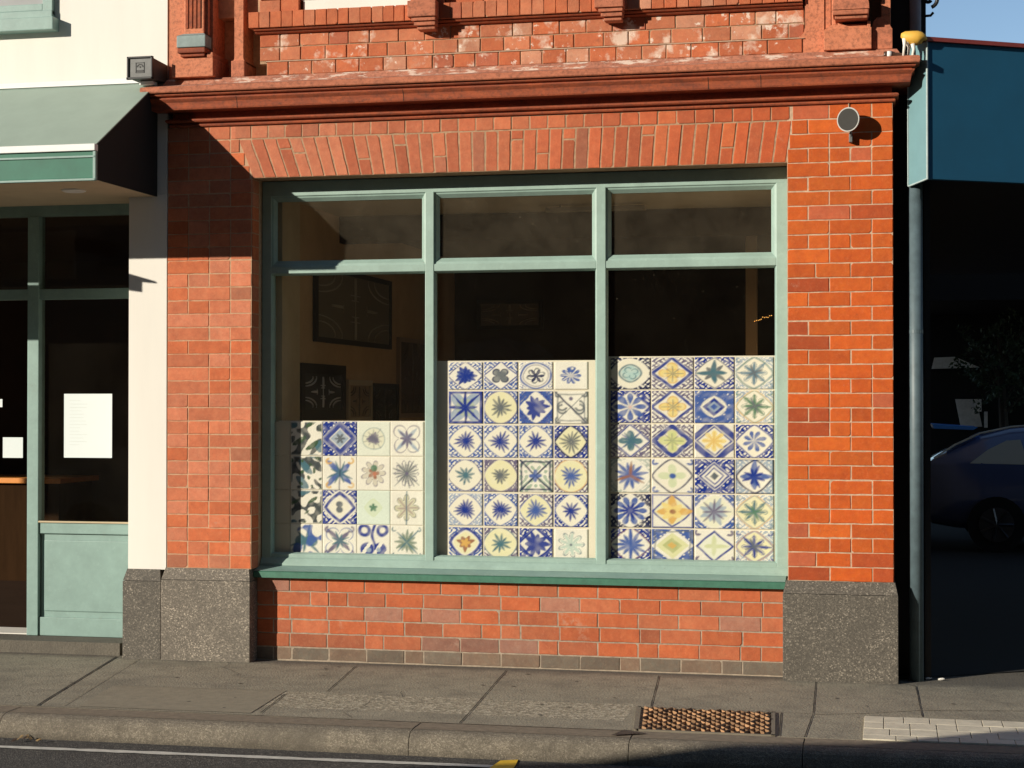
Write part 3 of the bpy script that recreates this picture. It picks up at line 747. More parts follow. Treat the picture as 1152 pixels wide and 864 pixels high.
# ================================================================== TILE PANELS
NT = 40
def tile_img(spec, seed, N_=NT):
    r = np.random.RandomState(seed)
    g = (np.arange(N_)+.5)/N_*2-1; U, V = np.meshgrid(g, g)
    def nz(f):
        a = np.zeros_like(U)
        for _ in range(5):
            k = r.uniform(-1, 1, 2)*f; a += np.sin(k[0]*U+k[1]*V+r.uniform(0, 6.28))
        return a/5
    U0, V0 = U, V
    U = U+.05*nz(5); V = V+.05*nz(5)
    img = np.ones((N_, N_, 3))*np.array(spec.get('bg', (.83, .80, .70))); img *= (1+.05*nz(4)+.03*r.randn(N_, N_))[..., None]
    aa = 1.6/N_
    def sm(d): return np.clip(.5-d/(2*aa), 0, 1)
    def put(mask, c, op=.96):
        tex = np.clip(.95+.30*nz(14), .5, 1.0)
        mk = (mask*op*tex)[..., None]; img[...] = img*(1-mk)+np.array(c)*mk
    R = np.hypot(U, V); T = np.arctan2(V, U)
    for L in spec['l']:
        k = L[0]
        if k == 'ring': _, p, rr_, w_, c = L; s = (np.abs(U)**p+np.abs(V)**p)**(1/p); put(sm(np.abs(s-rr_)-w_), c)
        elif k == 'fill': _, p, rr_, c = L; s = (np.abs(U)**p+np.abs(V)**p)**(1/p); put(sm(s-rr_), c, 1)
        elif k == 'corner':
            _, p, rr_, c, d = L; s = (np.abs(U)**p+np.abs(V)**p)**(1/p)
            A_, B_ = np.abs(U0), np.abs(V0)
            sc = np.sin(11*A_+r.uniform(0, 6)+2*np.sin(9*B_+r.uniform(0, 6)))*np.sin(11*B_+r.uniform(0, 6)+2*np.sin(8*A_))
            put(sm(rr_-s)*np.clip((d*1.35-np.abs(sc+.3*nz(12)))*6, 0, 1), c, 1.0)
        elif k == 'wedge':     # solid corner leaves
            _, p, rr_, c, d = L; s = (np.abs(U)**p+np.abs(V)**p)**(1/p); put(sm(rr_-s)*sm(s-rr_-d), c)
        elif k == 'flower':
            _, n_, rad, sh, c, ph = L; e = rad*(.28+.72*np.abs(np.cos(n_*(T+ph)/2))**sh); put(sm(R-e), c)
        elif k == 'petal':
            _, n_, rad, w_, c, ph = L; e = rad*(.35+.65*np.abs(np.cos(n_*(T+ph)/2))**.6); put(sm(np.abs(R-e)-w_), c); 
        elif k == 'star':
            _, n_, rad, w_, c, ph = L
            a = (T+ph) % (2*math.pi/n_); a = np.minimum(a, 2*math.pi/n_-a); rl = rad*(1+.18*np.sin(3*T+r.uniform(0, 6)))
            put(sm(R*np.sin(a)-w_*np.clip(np.sin(math.pi*np.clip(R/rl, 0, 1)**.7)+.25, 0, 1)*(R < rl)+(R >= rl)*1), c)
        elif k == 'x': _, w_, c = L; put(np.maximum(sm(np.abs(U-V)-w_), sm(np.abs(U+V)-w_)), c)
        elif k == 'slash': _, s_, w_, c = L; put(sm(np.abs(U-s_*V)-w_), c)
        elif k == 'border': _, w_, c = L; s = np.maximum(np.abs(U0), np.abs(V0)); put(sm(1-w_-s), c)
        elif k == 'bring': _, rr_, w_, c = L; s = np.maximum(np.abs(U), np.abs(V)); put(sm(np.abs(s-rr_)-w_), c)
        elif k == 'blob': _, cx, cy, rr_, c = L; put(sm(np.hypot(U-cx, V-cy)-rr_), c)
        elif k == 'curl':
            _, cx, cy, rr_, w_, c = L
            for sx in (-1, 1):
                for sy in ((-1, 1) if cy > 0 else (1,)):
                    d = np.hypot(U-sx*cx, V-sy*cy); put(sm(np.abs(d-rr_)-w_)*(np.sin(np.arctan2(V-sy*cy, U-sx*cx)*1+sx) > -.55), c)
        elif k == 'scroll':
            _, c, d, f = L
            A_ = np.abs(U0)
            sc = np.sin(f*A_+3*np.sin(f*.5*V0+1))+np.sin(f*.9*V0+2.4*np.sin(f*.55*A_)); put(np.clip((np.abs(sc)-d)*4, 0, 1), c, .95)
        elif k == 'blotch': _, c, f, th_ = L; put(np.clip((nz(f)-th_)*14, 0, 1)*sm(np.maximum(np.abs(U0), np.abs(V0))-.93), c)
        elif k == 'tree':
            _, c, c2 = L
            put(sm(np.hypot(np.abs(U)-.38, V-.45)-.40)*(np.sin(9*U+6*V) > -.5), c); put(sm(np.abs(U-.1*np.sin(4*V))-.09)*(V < .3), c)
            put(sm(np.abs(np.hypot(np.abs(U)-.55, V+.65)-.28)-.10), c); put(sm(np.hypot(np.abs(U)-.3, V-.5)-.14), c2)
    return np.clip(img, .004, 1)
BL = (.010, .035, .27); MB_ = (.06, .12, .38); NV = (.018, .026, .09); TE = (.07, .17, .22); GR = (.09, .21, .13); YE = (.82, .66, .25); OC = (.70, .42, .12)
LT = (.34, .42, .52); GY = (.13, .15, .17); PU = (.15, .13, .22); CR = (.84, .80, .66); PY = (.80, .76, .48); BR = (.32, .14, .08)
def lens(cc=MB_, fc=BL, n=14, fill=CR, rad=.62, fr=MB_, p=1.35, d=.42, w=.035):
    return {'l': [('corner', p, .98, cc, d), ('ring', p, .98, w, fr), ('border', .03, cc), ('fill', p, .94, fill), ('star', n, rad, .075, fc, .2), ('flower', n, rad*.36, .4, fc, .1)]}
def lens2(c1, c2, fill=CR, ring=OC):
    return {'l': [('curl', .82, .82, .12, .05, c1), ('ring', 1.25, 1.0, .035, ring), ('ring', 1.25, .93, .02, c1), ('fill', 1.25, .90, fill), ('petal', 8, .66, .02, c1, 0), ('star', 8, .74, .085, c1, 0), ('star', 4, .50, .06, c2, .39), ('corner', 1.25, 1.02, LT, .3)]}
def dia(band=BL, c2=YE, fill=CR, inner=OC, w=.10, r0=.92, bord=None, cc=PU):
    l = [('corner', 1, 1.08, cc, .38), ('ring', 1, r0, w*1.25, band), ('fill', 1, r0-w*1.25, fill), ('flower', 4, .66, .9, c2, 0), ('petal', 4, .62, .03, inner, 0), ('flower', 4, .34, .8, c2, .78), ('petal', 4, .32, .03, inner, .78), ('star', 8, .5, .02, GY, 0)]
    if bord: l.append(('border', .07, bord))
    return {'l': l}
S_MID = [
 [{'l': [('corner', 1.15, .95, MB_, .35), ('ring', 1.15, .98, .03, PU), ('fill', 2, .5, LT), ('star', 12, .62, .15, BL, 0), ('flower', 8, .4, .4, BL, .2)]},
  {'l': [('corner', 1, 1.02, MB_, .4), ('ring', 1, 1.0, .05, BL), ('flower', 4, .58, .5, GY, .8), ('petal', 4, .55, .04, NV, .8)]},
  {'l': [('corner', 1.8, 1.05, MB_, .2), ('ring', 1.8, .92, .06, MB_), ('ring', 1.8, .76, .02, PU), ('petal', 6, .52, .05, GY, .3), ('flower', 6, .5, 1.5, NV, 0)]},
  {'l': [('flower', 10, .62, .35, MB_, 0), ('star', 9, .6, .03, CR, .3), ('blob', 0, -.45, .2, MB_), ('blob', .05, -.5, .07, CR)]}],
 [{'l': [('border', .17, BL), ('flower', 4, 1.05, .8, LT, .785), ('fill', 2, .55, (.45, .52, .40)), ('x', .07, BL), ('slash', 0, .05, NV), ('star', 8, .85, .1, BL, .785)]},
  lens(MB_, GY, 12, PY, .62, PU, 1.8, .6), 
  {'l': [('wedge', 1.3, .95, BL, .45), ('corner', 1.1, 1.0, MB_, .5), ('star', 10, .68, .16, BL, .1), ('border', .04, MB_)]},
  {'l': [('slash', 1, .07, NV), ('slash', -1, .03, GY), ('curl', .5, .1, .28, .06, GY), ('curl', .8, .8, .14, .06, GY), ('blob', 0, -.55, .12, PU), ('bring', .8, .03, GY)]}],
 [lens(), lens(MB_, BL, 13), lens(MB_, BL, 11, rad=.6), {'l': [('corner', 1.2, .95, BL, .6), ('ring', 1.2, .97, .07, NV), ('fill', 1.2, .9, PY), ('star', 14, .66, .06, GY, .1)]}],
 [lens(MB_, TE, 10, CR, .55, PU, 1.5), lens(PU, GY, 12, PY, .5, PU, 1.7, .6), {'l': [('scroll', (.35, .45, .35), .9, 9), ('bring', .84, .05, NV), ('x', .075, NV), ('flower', 4, .4, 1.2, MB_, 0)]}, lens(PU, MB_, 13, PY, .62, OC, 1.8, .4)],
 [lens((.35, .42, .55), BL, 16, rad=.6), lens(MB_, BL, 15, rad=.6), lens(PU, MB_, 14, PY, .62), lens(BL, BL, 10, rad=.58, d=.5)],
 [{'l': [('corner', 1.3, .95, MB_, .4), ('ring', 1.4, .90, .10, BL), ('fill', 1.4, .72, PY), ('star', 7, .5, .14, BR, .2), ('flower', 5, .3, .6, OC, 0)]},
  lens(PU, TE, 10, PY, .6, TE, 1.7, .55), {'l': [('wedge', 1, 1.0, BL, .25), ('corner', 1, 1.2, BL, .5), ('ring', 1.1, .98, .06, BL), ('star', 10, .78, .17, BL, 0)]},
  {'l': [('petal', 9, .78, .03, TE, 0), ('star', 9, .72, .03, TE, 0), ('flower', 9, .7, 1.2, (.55, .66, .58), 0), ('blob', 0, 0, .07, NV)]}]]
S_RIGHT = [
 [{'l': [('corner', 1.8, .95, NV, .5), ('fill', 1.5, .95, CR), ('ring', 1.7, .55, .05, TE), ('fill', 1.5, .5, (.45, .62, .60)), ('petal', 4, .4, .03, TE, .5)]}, dia(BL, YE, CR, OC),
  {'l': [('corner', 1.1, 1.0, BL, .5), ('ring', 1.2, .92, .03, NV), ('fill', 1.2, .88, CR), ('star', 8, .62, .12, GY, 0), ('star', 4, .75, .13, TE, 0)]}, lens2((.12, .22, .30), GY, CR, GR)],
 [{'l': [('corner', 1.1, 1.0, BL, .6), ('ring', 1.1, .98, .06, BL), ('flower', 8, .82, .6, MB_, 0), ('star', 8, .85, .04, CR, .39), ('blob', 0, 0, .09, (.7, .5, .45))]}, dia(BL, YE, CR, OC, .09, .98),
  {'l': [('corner', 1, .7, MB_, .75), ('ring', 1.6, .60, .05, CR), ('fill', 1, .58, BL), ('fill', 1, .36, LT), ('fill', 1, .2, MB_)]}, lens2(GR, GY, CR, OC)],
 [{'l': [('corner', 1.0, 1.05, PU, .5), ('ring', 1.0, .98, .06, BL), ('flower', 4, .62, 1.3, TE, 0), ('star', 4, .7, .04, BL, .78), ('star', 10, .5, .06, TE, .2)]}, dia(BL, (.62, .66, .28), CR, (.70, .66, .35), .14, .88),
  {'l': [('wedge', 1, .95, BL, .5), ('fill', 1, .98, CR), ('ring', 1, .85, .06, BL), ('flower', 8, .62, .5, YE, 0), ('star', 8, .5, .025, OC, 0)]}, {'l': [('corner', 1.25, 1.0, BL, .5), ('ring', 1.2, .98, .05, BL), ('fill', 1.2, .85, CR), ('flower', 8, .62, .6, MB_, .3), ('star', 8, .6, .03, CR, 0)]}],
 [{'l': [('corner', 1.7, 1.0, (.45, .5, .45), .5), ('star', 12, .78, .10, MB_, .2), ('star', 3, .75, .08, BR, 1.5)]}, {'l': [('curl', .82, .8, .12, .06, MB_), ('ring', 1.25, .97, .05, NV), ('fill', 1.2, .88, CR), ('flower', 4, .68, 1.1, (.62, .68, .45), 0), ('fill', 2, .16, MB_)]},
  {'l': [('corner', 1, .85, BL, .65), ('ring', 1, .72, .07, BL), ('ring', 1, .46, .05, BL), ('fill', 1, .22, GY)]}, {'l': [('corner', 1.3, 1.0, LT, .6), ('ring', 1.25, .96, .06, NV), ('star', 4, .85, .16, MB_, 0), ('star', 8, .6, .08, BL, .39), ('border', .06, NV)]}],
 [{'l': [('corner', 1.15, 1.05, NV, .6), ('flower', 10, .85, .4, MB_, 0), ('star', 10, .85, .03, CR, .3), ('star', 10, .5, .08, BL, 0)]}, {'l': [('border', .09, BL), ('ring', 1.15, .90, .06, BL), ('fill', 1.1, .84, PY), ('star', 4, .85, .2, OC, 0), ('star', 4, .6, .18, YE, .78), ('fill', 2, .14, BR)]},
  {'l': [('corner', 1.3, 1.1, MB_, .6), ('fill', 1.3, .95, (.80, .80, .62)), ('star', 8, .72, .14, LT, .39), ('star', 8, .72, .06, PU, .0)]}, lens2(TE, GR, PY, OC)],
 [{'l': [('corner', 1.15, 1.0, BL, .55), ('star', 12, .8, .10, MB_, 0), ('slash', 0, .07, MB_), ('ring', 1.3, 1.0, .02, BR)]}, {'l': [('corner', 1, 1.05, MB_, .7), ('bring', .85, .03, GY), ('fill', 1, .8, (.70, .70, .40)), ('fill', 1, .45, (.45, .48, .22)), ('fill', 1, .2, OC)]},
  {'l': [('curl', .8, .8, .12, .07, PU), ('ring', 1, .9, .08, BL), ('fill', 1, .8, (.78, .80, .66)), ('star', 4, .62, .12, (.62, .66, .40), 0)]}, lens2(BL, GY, PY, BR)]]
FOL = {'l': [('blotch', (.035, .05, .06), 9, .02), ('blotch', TE, 7, .28), ('blotch', (.05, .10, .05), 12, .36)]}
S_LEFT = [
 [None, FOL, {'l': [('corner', 1, 1.05, BL, .6), ('wedge', 1, .62, BL, .34), ('ring', 1, 1.0, .03, BL), ('fill', 1, .55, LT), ('flower', 6, .32, .8, GY, 0)]}, {'bg': (.76, .79, .68), 'l': [('ring', 2, .62, .02, TE), ('fill', 2, .60, (.75, .74, .58)), ('star', 10, .36, .09, PU, 0), ('star', 10, .6, .015, GY, .3)]}, {'l': [('petal', 4, .92, .03, PU, .785), ('star', 4, .88, .10, LT, .785), ('star', 8, .5, .08, PU, 0)]}],
 [None, FOL, {'l': [('star', 4, .98, .16, MB_, .785), ('star', 8, .7, .06, TE, .39), ('slash', 0, .025, NV), ('curl', .62, .7, .14, .05, OC)]}, {'l': [('flower', 9, .75, .4, (.62, .58, .48), 0), ('petal', 9, .74, .025, PU, 0), ('flower', 5, .35, .6, BR, 0), ('blob', 0, -.3, .2, GR), ('blob', .05, .05, .12, (.55, .2, .12))]}, {'l': [('star', 18, .75, .05, GY, 0), ('petal', 10, .72, .02, PU, 0), ('star', 4, .95, .03, GY, .785), ('blob', 0, 0, .09, PU)]}],
 [None, FOL, {'l': [('corner', 1.3, 1.0, BL, .5), ('ring', 1.15, .82, .11, BL), ('fill', 1.1, .6, CR), ('flower', 2, .35, 1.2, GY, 1.57), ('curl', .8, .8, .13, .06, BL)]}, {'bg': (.70, .78, .68), 'l': [('ring', 1.2, .5, .03, (.6, .68, .4)), ('fill', 1.2, .47, (.66, .74, .56)), ('flower', 5, .24, .6, GR, .3)]}, {'l': [('flower', 8, .74, .4, (.62, .60, .42), 0), ('petal', 8, .74, .025, GY, 0), ('star', 8, .7, .05, (.4, .32, .3), 0), ('slash', 0, .03, TE)]}],
 [None, {'l': [('flower', 2, .7, 2, TE, 0), ('star', 6, .9, .08, TE, .3), ('blotch', MB_, 8, .30)]}, {'l': [('star', 4, .95, .12, PU, .785), ('petal', 4, .95, .03, MB_, .785), ('star', 8, .55, .06, TE, .39), ('curl', .68, .7, .14, .05, PU)]}, {'l': [('tree', BL, LT)]}, {'l': [('star', 12, .68, .09, (.20, .26, .20), 0), ('star', 4, .9, .05, TE, .785), ('curl', .75, .75, .1, .04, TE)]}]]
def add_tile(parent, x0_, x1_, z0_, z1_, Y, spec, seed, label):
    me = bpy.data.meshes.new('painted_tile')
    n_ = NT if spec else 3
    if spec: img = tile_img(spec, seed)
    else: img = np.ones((3, 3, 3))*np.array((.66, .60, .47))
    rows_, cols_ = img.shape[:2]
    vs = []; cs = []
    for j in range(rows_):
        for i in range(cols_):
            fx = i/(cols_-1); fz = j/(rows_-1)
            yy_ = Y + (.0018 if (i in (0, cols_-1) or j in (0, rows_-1)) else 0)
            vs.append((x0_+(x1_-x0_)*fx, yy_, z1_-(z1_-z0_)*fz)); cs.append((*img[j, i], 1))
    fs = [(j*cols_+i, j*cols_+i+1, (j+1)*cols_+i+1, (j+1)*cols_+i)[::-1] for j in range(rows_-1) for i in range(cols_-1)]
    # rim
    k = len(vs); cr = [0, cols_-1, rows_*cols_-1, (rows_-1)*cols_]
    for c in cr: vs.append((vs[c][0], Y+.008, vs[c][2])); cs.append((*img[0, 0], 1))
    for a in range(4): fs.append((cr[a], cr[(a+1) % 4], k+(a+1) % 4, k+a))
    me.from_pydata(vs, [], fs); me.update()
    ca = me.color_attributes.new('Col', 'FLOAT_COLOR', 'POINT'); ca.data.foreach_set('color', np.array(cs, dtype=np.float32).ravel())
    me.materials.append(M['tile']); o = bpy.data.objects.new('painted_tile' if spec else 'plain_tile', me); COL.objects.link(o); o.parent = parent
    if label: o['label'] = label
    return o
YT = .24
def panel(name_label, pxcols, pyrows, pref, specs, bx0_, bx1_, seed, labels=None, grout=.006, trim=None):
    t = thing('tile_panel', name_label, 'tile panel', (0, 0, 0), 'panels of painted tiles standing in the shop window')
    zs = [Z(y, pref, YT) for y in pyrows]; xs = [X(p, YT, 500) for p in pxcols]
    q = MB(); q.cbox(bx0_, bx1_, YT+.008, YT+.03, .60, zs[0]+.003, .002, (.74, .68, .54)); q.build('backing_board', M['plain'], t)
    r_ = random.Random(seed)
    for j in range(len(zs)-1):
        for i in range(len(specs[j])):
            xa, xb = xs[i], xs[i+1]
            if isinstance(pxcols[i], tuple): xa, xb = pxcols[i]
            sp_ = specs[j][i]
            add_tile(t, xa+grout*.5+r_.uniform(0, .0015), xb-grout*.5, zs[j+1]+grout*.5, zs[j]-grout*.5-r_.uniform(0, .0015), YT, sp_, seed*100+j*10+i, labels[j][i] if labels else None)
    return t
panel('cream panel of mostly pale flower tiles, lowest of the three, in the left bay', [289.5, 326.5, 363, 401.5, 439, 476.5], [474, 513, 551.5, 590, 628], 400, S_LEFT, -3.87, m1a+.012, 1, grout=.003)
panel('blue flower tile panel six rows high in the middle bay', [503.5, 543.5, 583, 622.5, 662], [406, 439, 477.5, 516, 554.5, 593, 630.5], 590, S_MID, m1b-.012, m2a+.012, 2, grout=.013)
panel('tile panel with yellow and blue diamond tiles, tallest, in the right bay', [686, 732.2, 780.5, 826.5, 870.8], [401, 438.5, 476.5, 515.5, 555.5, 595, 633], 780, S_RIGHT, m2b-.012, x_r+.012, 3, grout=.010)

# ================================================================== PICTURES INSIDE
def pic(label, pts, Xw=None, Yw=None, fcol=(.012, .011, .012), pcol=(.05, .045, .04), lcol=(.16, .15, .14), seed=1, th=.03, mw=.035, pat=True):
    """pts: (px0, pyTop, pyBottom at px0, px1) on the side wall x = Xw, or on wall y = Yw"""
    px0, t0, b0, px1 = pts; r_ = random.Random(seed)
    if Xw is not None:
        a = PX(px0, b0, Xw); z1_ = PX(px0, t0, Xw).z; c = PX(px1, b0, Xw); u0, u1, z0_ = a.y, c.y, a.z
        mk = lambda u, z, d: (Xw+d, u, z)
    else:
        a = P(px0, b0, Yw); z1_ = P(px0, t0, Yw).z; c = P(px1, b0, Yw); u0, u1, z0_ = a.x, c.x, a.z
        mk = lambda u, z, d: (u, Yw-d, z)
    t = thing('framed_picture', label, 'picture', (0, 0, 0), 'framed pictures inside the shop')
    def bar(q, ua, ub, za, zb_, d0, d1):
        q.hexa([mk(ua, za, d0), mk(ub, za, d0), mk(ub, za, d1), mk(ua, za, d1), mk(ua, zb_, d0), mk(ub, zb_, d0), mk(ub, zb_, d1), mk(ua, zb_, d1)])
    q = MB(); 
    bar(q, u0, u1, z0_, z0_+mw, 0, th); bar(q, u0, u1, z1_-mw, z1_, 0, th); bar(q, u0, u0+mw, z0_+mw, z1_-mw, 0, th); bar(q, u1-mw, u1, z0_+mw, z1_-mw, 0, th)
    q.c = [fcol]*len(q.c); q.build('frame', M['print_grey'], t)
    q = MB(); bar(q, u0+mw, u1-mw, z0_+mw, z1_-mw, 0, th*.5); q.c = [pcol]*len(q.c)
    if pat:
        um, zm = (u0+u1)/2, (z0_+z1_)/2; hu, hz = (u1-u0)/2-mw*1.25, (z1_-z0_)/2-mw*1.25; n0 = len(q.c)
        for sx in (-1, 1):
            for sz in (-1, 1):
                for ra, cu, cz in ((.62, .98, .98), (.40, .95, .95), (.55, .05, .98), (.34, .05, .60), (.28, .60, .10)):
                    pts_ = [mk(um+sx*hu*min(1, max(0.02, cu+ra*math.cos(a))), zm+sz*hz*min(1, max(0.02, cz+ra*math.sin(a))), th*.55) for a in [math.pi*(.9+.65*k/8) for k in range(9)]]
                    q.tube(pts_, [.002, .004, .006, .007, .007, .007, .006, .004, .002], 5)
        q.tube([mk(um, zm-hz, th*.55), mk(um, zm+hz, th*.55)], .005, 5)
        q.c[n0:] = [lcol]*(len(q.c)-n0)
    q.build('print', M['print_grey'], t)
    return t
XI = XL+.064
pic('large dark framed picture high on the left wall inside the shop', (352, 296, 384, 437), Xw=XI, seed=2, pcol=(.17, .14, .10), lcol=(.38, .34, .27))
pic('black framed panel with pale curling leaf carving above the left tiles', (335, 408, 473, 385), Xw=XI, seed=3, pcol=(.035, .037, .04), lcol=(.62, .62, .66), mw=.07)
pic('small beige framed print beside the black carved panel', (388, 427, 476, 415), Xw=XI, seed=4, fcol=(.50, .42, .31), pcol=(.32, .23, .15), lcol=(.10, .07, .05), mw=.04)
pic('nearly black picture right of the small beige print', (417, 431, 478, 445), Xw=XI, seed=5, pcol=(.02, .018, .015), lcol=(.05, .04, .03))
pic('brown framed picture at the edge of the left window bay', (446, 379, 470, 478), Xw=XI, seed=6, fcol=(.36, .25, .17), pcol=(.10, .06, .04), lcol=(.09, .06, .04))
pic('wide dark picture on the back wall seen through the middle bay', (537, 338, 371, 611), Yw=4.99, seed=7, fcol=(.02, .015, .012), pcol=(.22, .18, .15), lcol=(.45, .38, .30))
# warm fairy lights on a wire, lit
em = bpy.data.materials.new('warm_bulb'); em.use_nodes = True
b = em.node_tree.nodes['Principled BSDF']; b.inputs['Base Color'].default_value = (.8, .4, .1, 1); b.inputs['Emission Color'].default_value = (1, .45, .08, 1); b.inputs['Emission Strength'].default_value = .7
q = MB(); r_ = random.Random(6)
pts = [P(849, 362, 1.4), P(854, 360, 1.4), P(858, 357, 1.4), P(863, 357.5, 1.4), P(868, 354.5, 1.4)]
q.tube(pts, .0015, 6); fl = q.build('fairy_lights', M['black']); tag(fl, 'short string of tiny warm fairy lights inside the right window bay', 'fairy lights')
q = MB()
for k in range(11):
    t = k/10*4; i = min(3, int(t)); c = pts[i].lerp(pts[i+1], t-i); q.ball(c+Vector((0, 0, r_.uniform(-.006, .006))), .0035, .0035, .0035, 6, 4)
q.build('bulbs', em, fl)
ta, tb_ = P(614, 237, 1.2), P(727, 236, 1.2); q = MB(); q.cbox(ta.x, tb_.x, 1.17, 1.23, ta.z-.012, ta.z+.02, .008, (.34, .29, .22)); cl = q.build('ceiling_light', M['plain']); tag(cl, 'unlit tube light hanging inside behind the top middle pane', 'light')
q.__init__(); q.tube([(ta.x+.1, 1.2, ta.z+.01), (ta.x+.1, 1.2, 2.99)], .005, 6); q.build('hanger', M['dark_grey'], cl)

# ================================================================== CREAM BUILDING
CB = thing('cream_building', 'cream rendered building with green shopfront at the left edge', 'building')
ZSOF = 2.962
m = MB()
m.cbox(-4.80, -4.537, .0, .35, .57, ZSOF+.02, .003); m.build('pilaster', M['cream'], CB, 'cream pilaster beside the brick pier')
m = MB(); m.box(-14, -4.537, .0, .35, ZSOF+.022, 7.4); m.build('upper_wall', M['cream'], CB)
m = MB(); m.box(-14, -4.56, .4, 12, ZSOF+.3, 7.3); m.box(-14, -4.56, 5.0, 5.1, 0, 3.3); m.build('building_body', M['interior_dark'], CB)
plinth(-4.822, -4.560, .572, M['granite_dark'], CB, -.035)
# upper window at the corner of the picture
m = MB(); m.cbox(-6.6, -5.30, -.05, .02, 4.115, 7, .004)
m = MB(); m.cbox(-6.9, -5.395, -.035, .02, 4.20, 4.245, .004); m.cbox(-5.395, -5.325, -.035, .02, 4.17, 6, .004); m.cbox(-6.9, -5.325, -.04, .02, 4.148, 4.20, .004)
cw = m.build('upper_window', M['green'], CB, 'green framed upper window cut by the corner of the picture')
m = MB(); m.cbox(-6.95, -5.295, -.085, .02, 4.062, 4.148, .006); m.build('sill', M['green'], cw)
m = MB(); m.box(-6.9, -5.395, -.012, -.004, 4.245, 6); m.build('pane', flat_mat('curtained_glass', (.42, .42, .42), .15, .05, 3, 0), cw)
# shopfront
YS = .30
m = MB(); m.cbox(-8.5, -4.80, YS, YS+.07, 2.895, ZSOF+.02, .003)
sf = m.build('shopfront', M['green'], CB, 'green shopfront with tall glass and an open doorway')
def sfp(nm, *b_, mat='green'):
    q = MB(); q.cbox(*b_, .004); return q.build(nm, M[mat], sf)
sfp('mullion', -5.665, -5.583, YS-.012, YS+.08, .082, 2.895)
sfp('transom', -8.5, -5.665, YS, YS+.07, 2.335, 2.405); sfp('transom', -5.583, -4.80, YS, YS+.07, 2.335, 2.405)
sfp('rail', -5.583, -4.80, YS, YS+.07, .765, .845)
sfp('bottom_rail', -5.583, -4.80, YS, YS+.07, .082, .205)
q = MB(); q.cbox(-5.575, -4.8, YS+.02, YS+.06, .19, .77, .003)
q.cbox(-5.55, -4.8, YS+.012, YS+.022, .245, .72, .006)
q.build('kick_panel', M['green'], sf)
q = MB(); q.cbox(-5.583, -4.8, YS-.012, YS+.006, .838, .850, .003); q.build('sill_bead', M['interior_cream'], sf)
for nm, b_ in (('pane', (-5.583, -4.8, YS+.035, YS+.041, .845, 2.335)), ('transom_pane', (-5.583, -4.8, YS+.035, YS+.041, 2.405, 2.895)), ('transom_pane', (-8.5, -5.665, YS+.035, YS+.041, 2.405, 2.895))):
    q = MB(); q.box(*b_); q.build(nm, M['glass_shop'], sf)
q = MB(); q.box(-9, -4.56, 4.9, 4.95, 0, 3.2); q.box(-4.64, -4.56, .35, 4.9, 0, 3.2); q.box(-9, -4.56, .4, 4.9, 3.0, 3.2); q.build('shop_interior', M['interior_dark'], CB)
q = MB(); q.box(-9, -4.56, .62, 4.9, .02, .084); q.build('shop_floor', M['interior_dark'], CB)
q = MB(); q.box(-9, -5.67, .34, .62, .02, .086); q.build('sunlit_floor', M['cream'], CB)  # sun patch inside the doorway, put in as a pale strip
q = MB(); q.box(-5.2, -5.0, 1.8, 2.0, .08, 3.0); q.build('interior_column', M['interior_tan'], CB)
m = MB(); kxr = P(71, 550, 3.55).x; m.cbox(-9.5, kxr-.04, 3.55, 4.2, .08, .94, .005)
cn = m.build('shop_counter', M['wood']); tag(cn, 'wooden shop counter with orange top inside the open doorway', 'counter')
m = MB(); m.cbox(-9.55, kxr, 3.5, 4.25, .94, .985, .005); m.build('counter_top', M['wood_top'], cn)
# notices
def notice(label, x0_, x1_, z0_, z1_, Y, lines, seed=1):
    q = MB(); q.box(x0_, x1_, Y, Y+.0015, z0_, z1_); o = q.build('paper_notice', M['paper']); tag(o, label, 'notice')
    if lines:
        q = MB(); r_ = random.Random(seed); n_ = lines; zz = z1_-.045
        for k in range(n_):
            q.box(x0_+.04, x0_+.04+r_.uniform(.07, .14), Y-.0012, Y-.0004, zz-.0018, zz); zz -= (z1_-z0_-.11)/n_
        q.build('faint_text_lines', M['ink'], o)
notice('tall white paper notice taped inside the green shopfront glass', X(72, .33, 480), X(126, .33, 480), Z(515, 100, .33), Z(443, 100, .33), YS+.030, 14)
notice('small square white paper hanging in the open doorway', X(4, .33, 500), X(26.5, .33, 500), Z(515, 15, .33), Z(492, 15, .33), YS+.02, 0)
notice('cut off white card at the left edge above the small square paper', X(-16, .33, 450), X(3.5, .33, 450), Z(458, 2, .33), Z(449, 2, .33), YS+.02, 0)

# ================================================================== AWNING
AW = thing('awning', 'sage green metal box awning over the cream shopfront', 'awning')
ax1, axf = -4.598, -4.598; YA = -.90
m = MB()
m.hexa([(-14, YA, 3.165), (ax1, YA, 3.165), (ax1, -.01, 3.695), (-14, -.01, 3.695), (-14, YA, 3.173), (ax1, YA, 3.173), (ax1, -.01, 3.703), (-14, -.01, 3.703)])
m.build('roof_sheet', M['awning'], AW)
m = MB(); m.prism([(YA+.004, 2.966), (YA+.004, 3.164), (-.012, 3.694), (-.012, 2.966)], ax1-.012, ax1-.001, axis='x'); m.build('side_panel', M['awning_shade'], AW)
m = MB(); m.cbox(-14, ax1-.014, YA, YA+.03, 2.972, 3.135, .004); m.build('fascia', flat_mat('fascia_green', (.018, .15, .095), .6, .12, 6, .05), AW)
m = MB(); m.cbox(-14, ax1+.001, YA-.016, YA+.03, 3.135, 3.176, .004); m.build('gutter_edge', M['white'], AW)
m = MB(); m.cbox(-14, ax1-.002, YA-.008, YA+.02, 3.095, 3.108, .003); m.cbox(-14, ax1-.002, YA-.008, YA+.02, 2.958, 2.972, .003); m.cbox(ax1-.016, ax1+.002, YA-.006, YA+.02, 2.96, 3.135, .003); m.build('trim_strip', M['green'], AW)
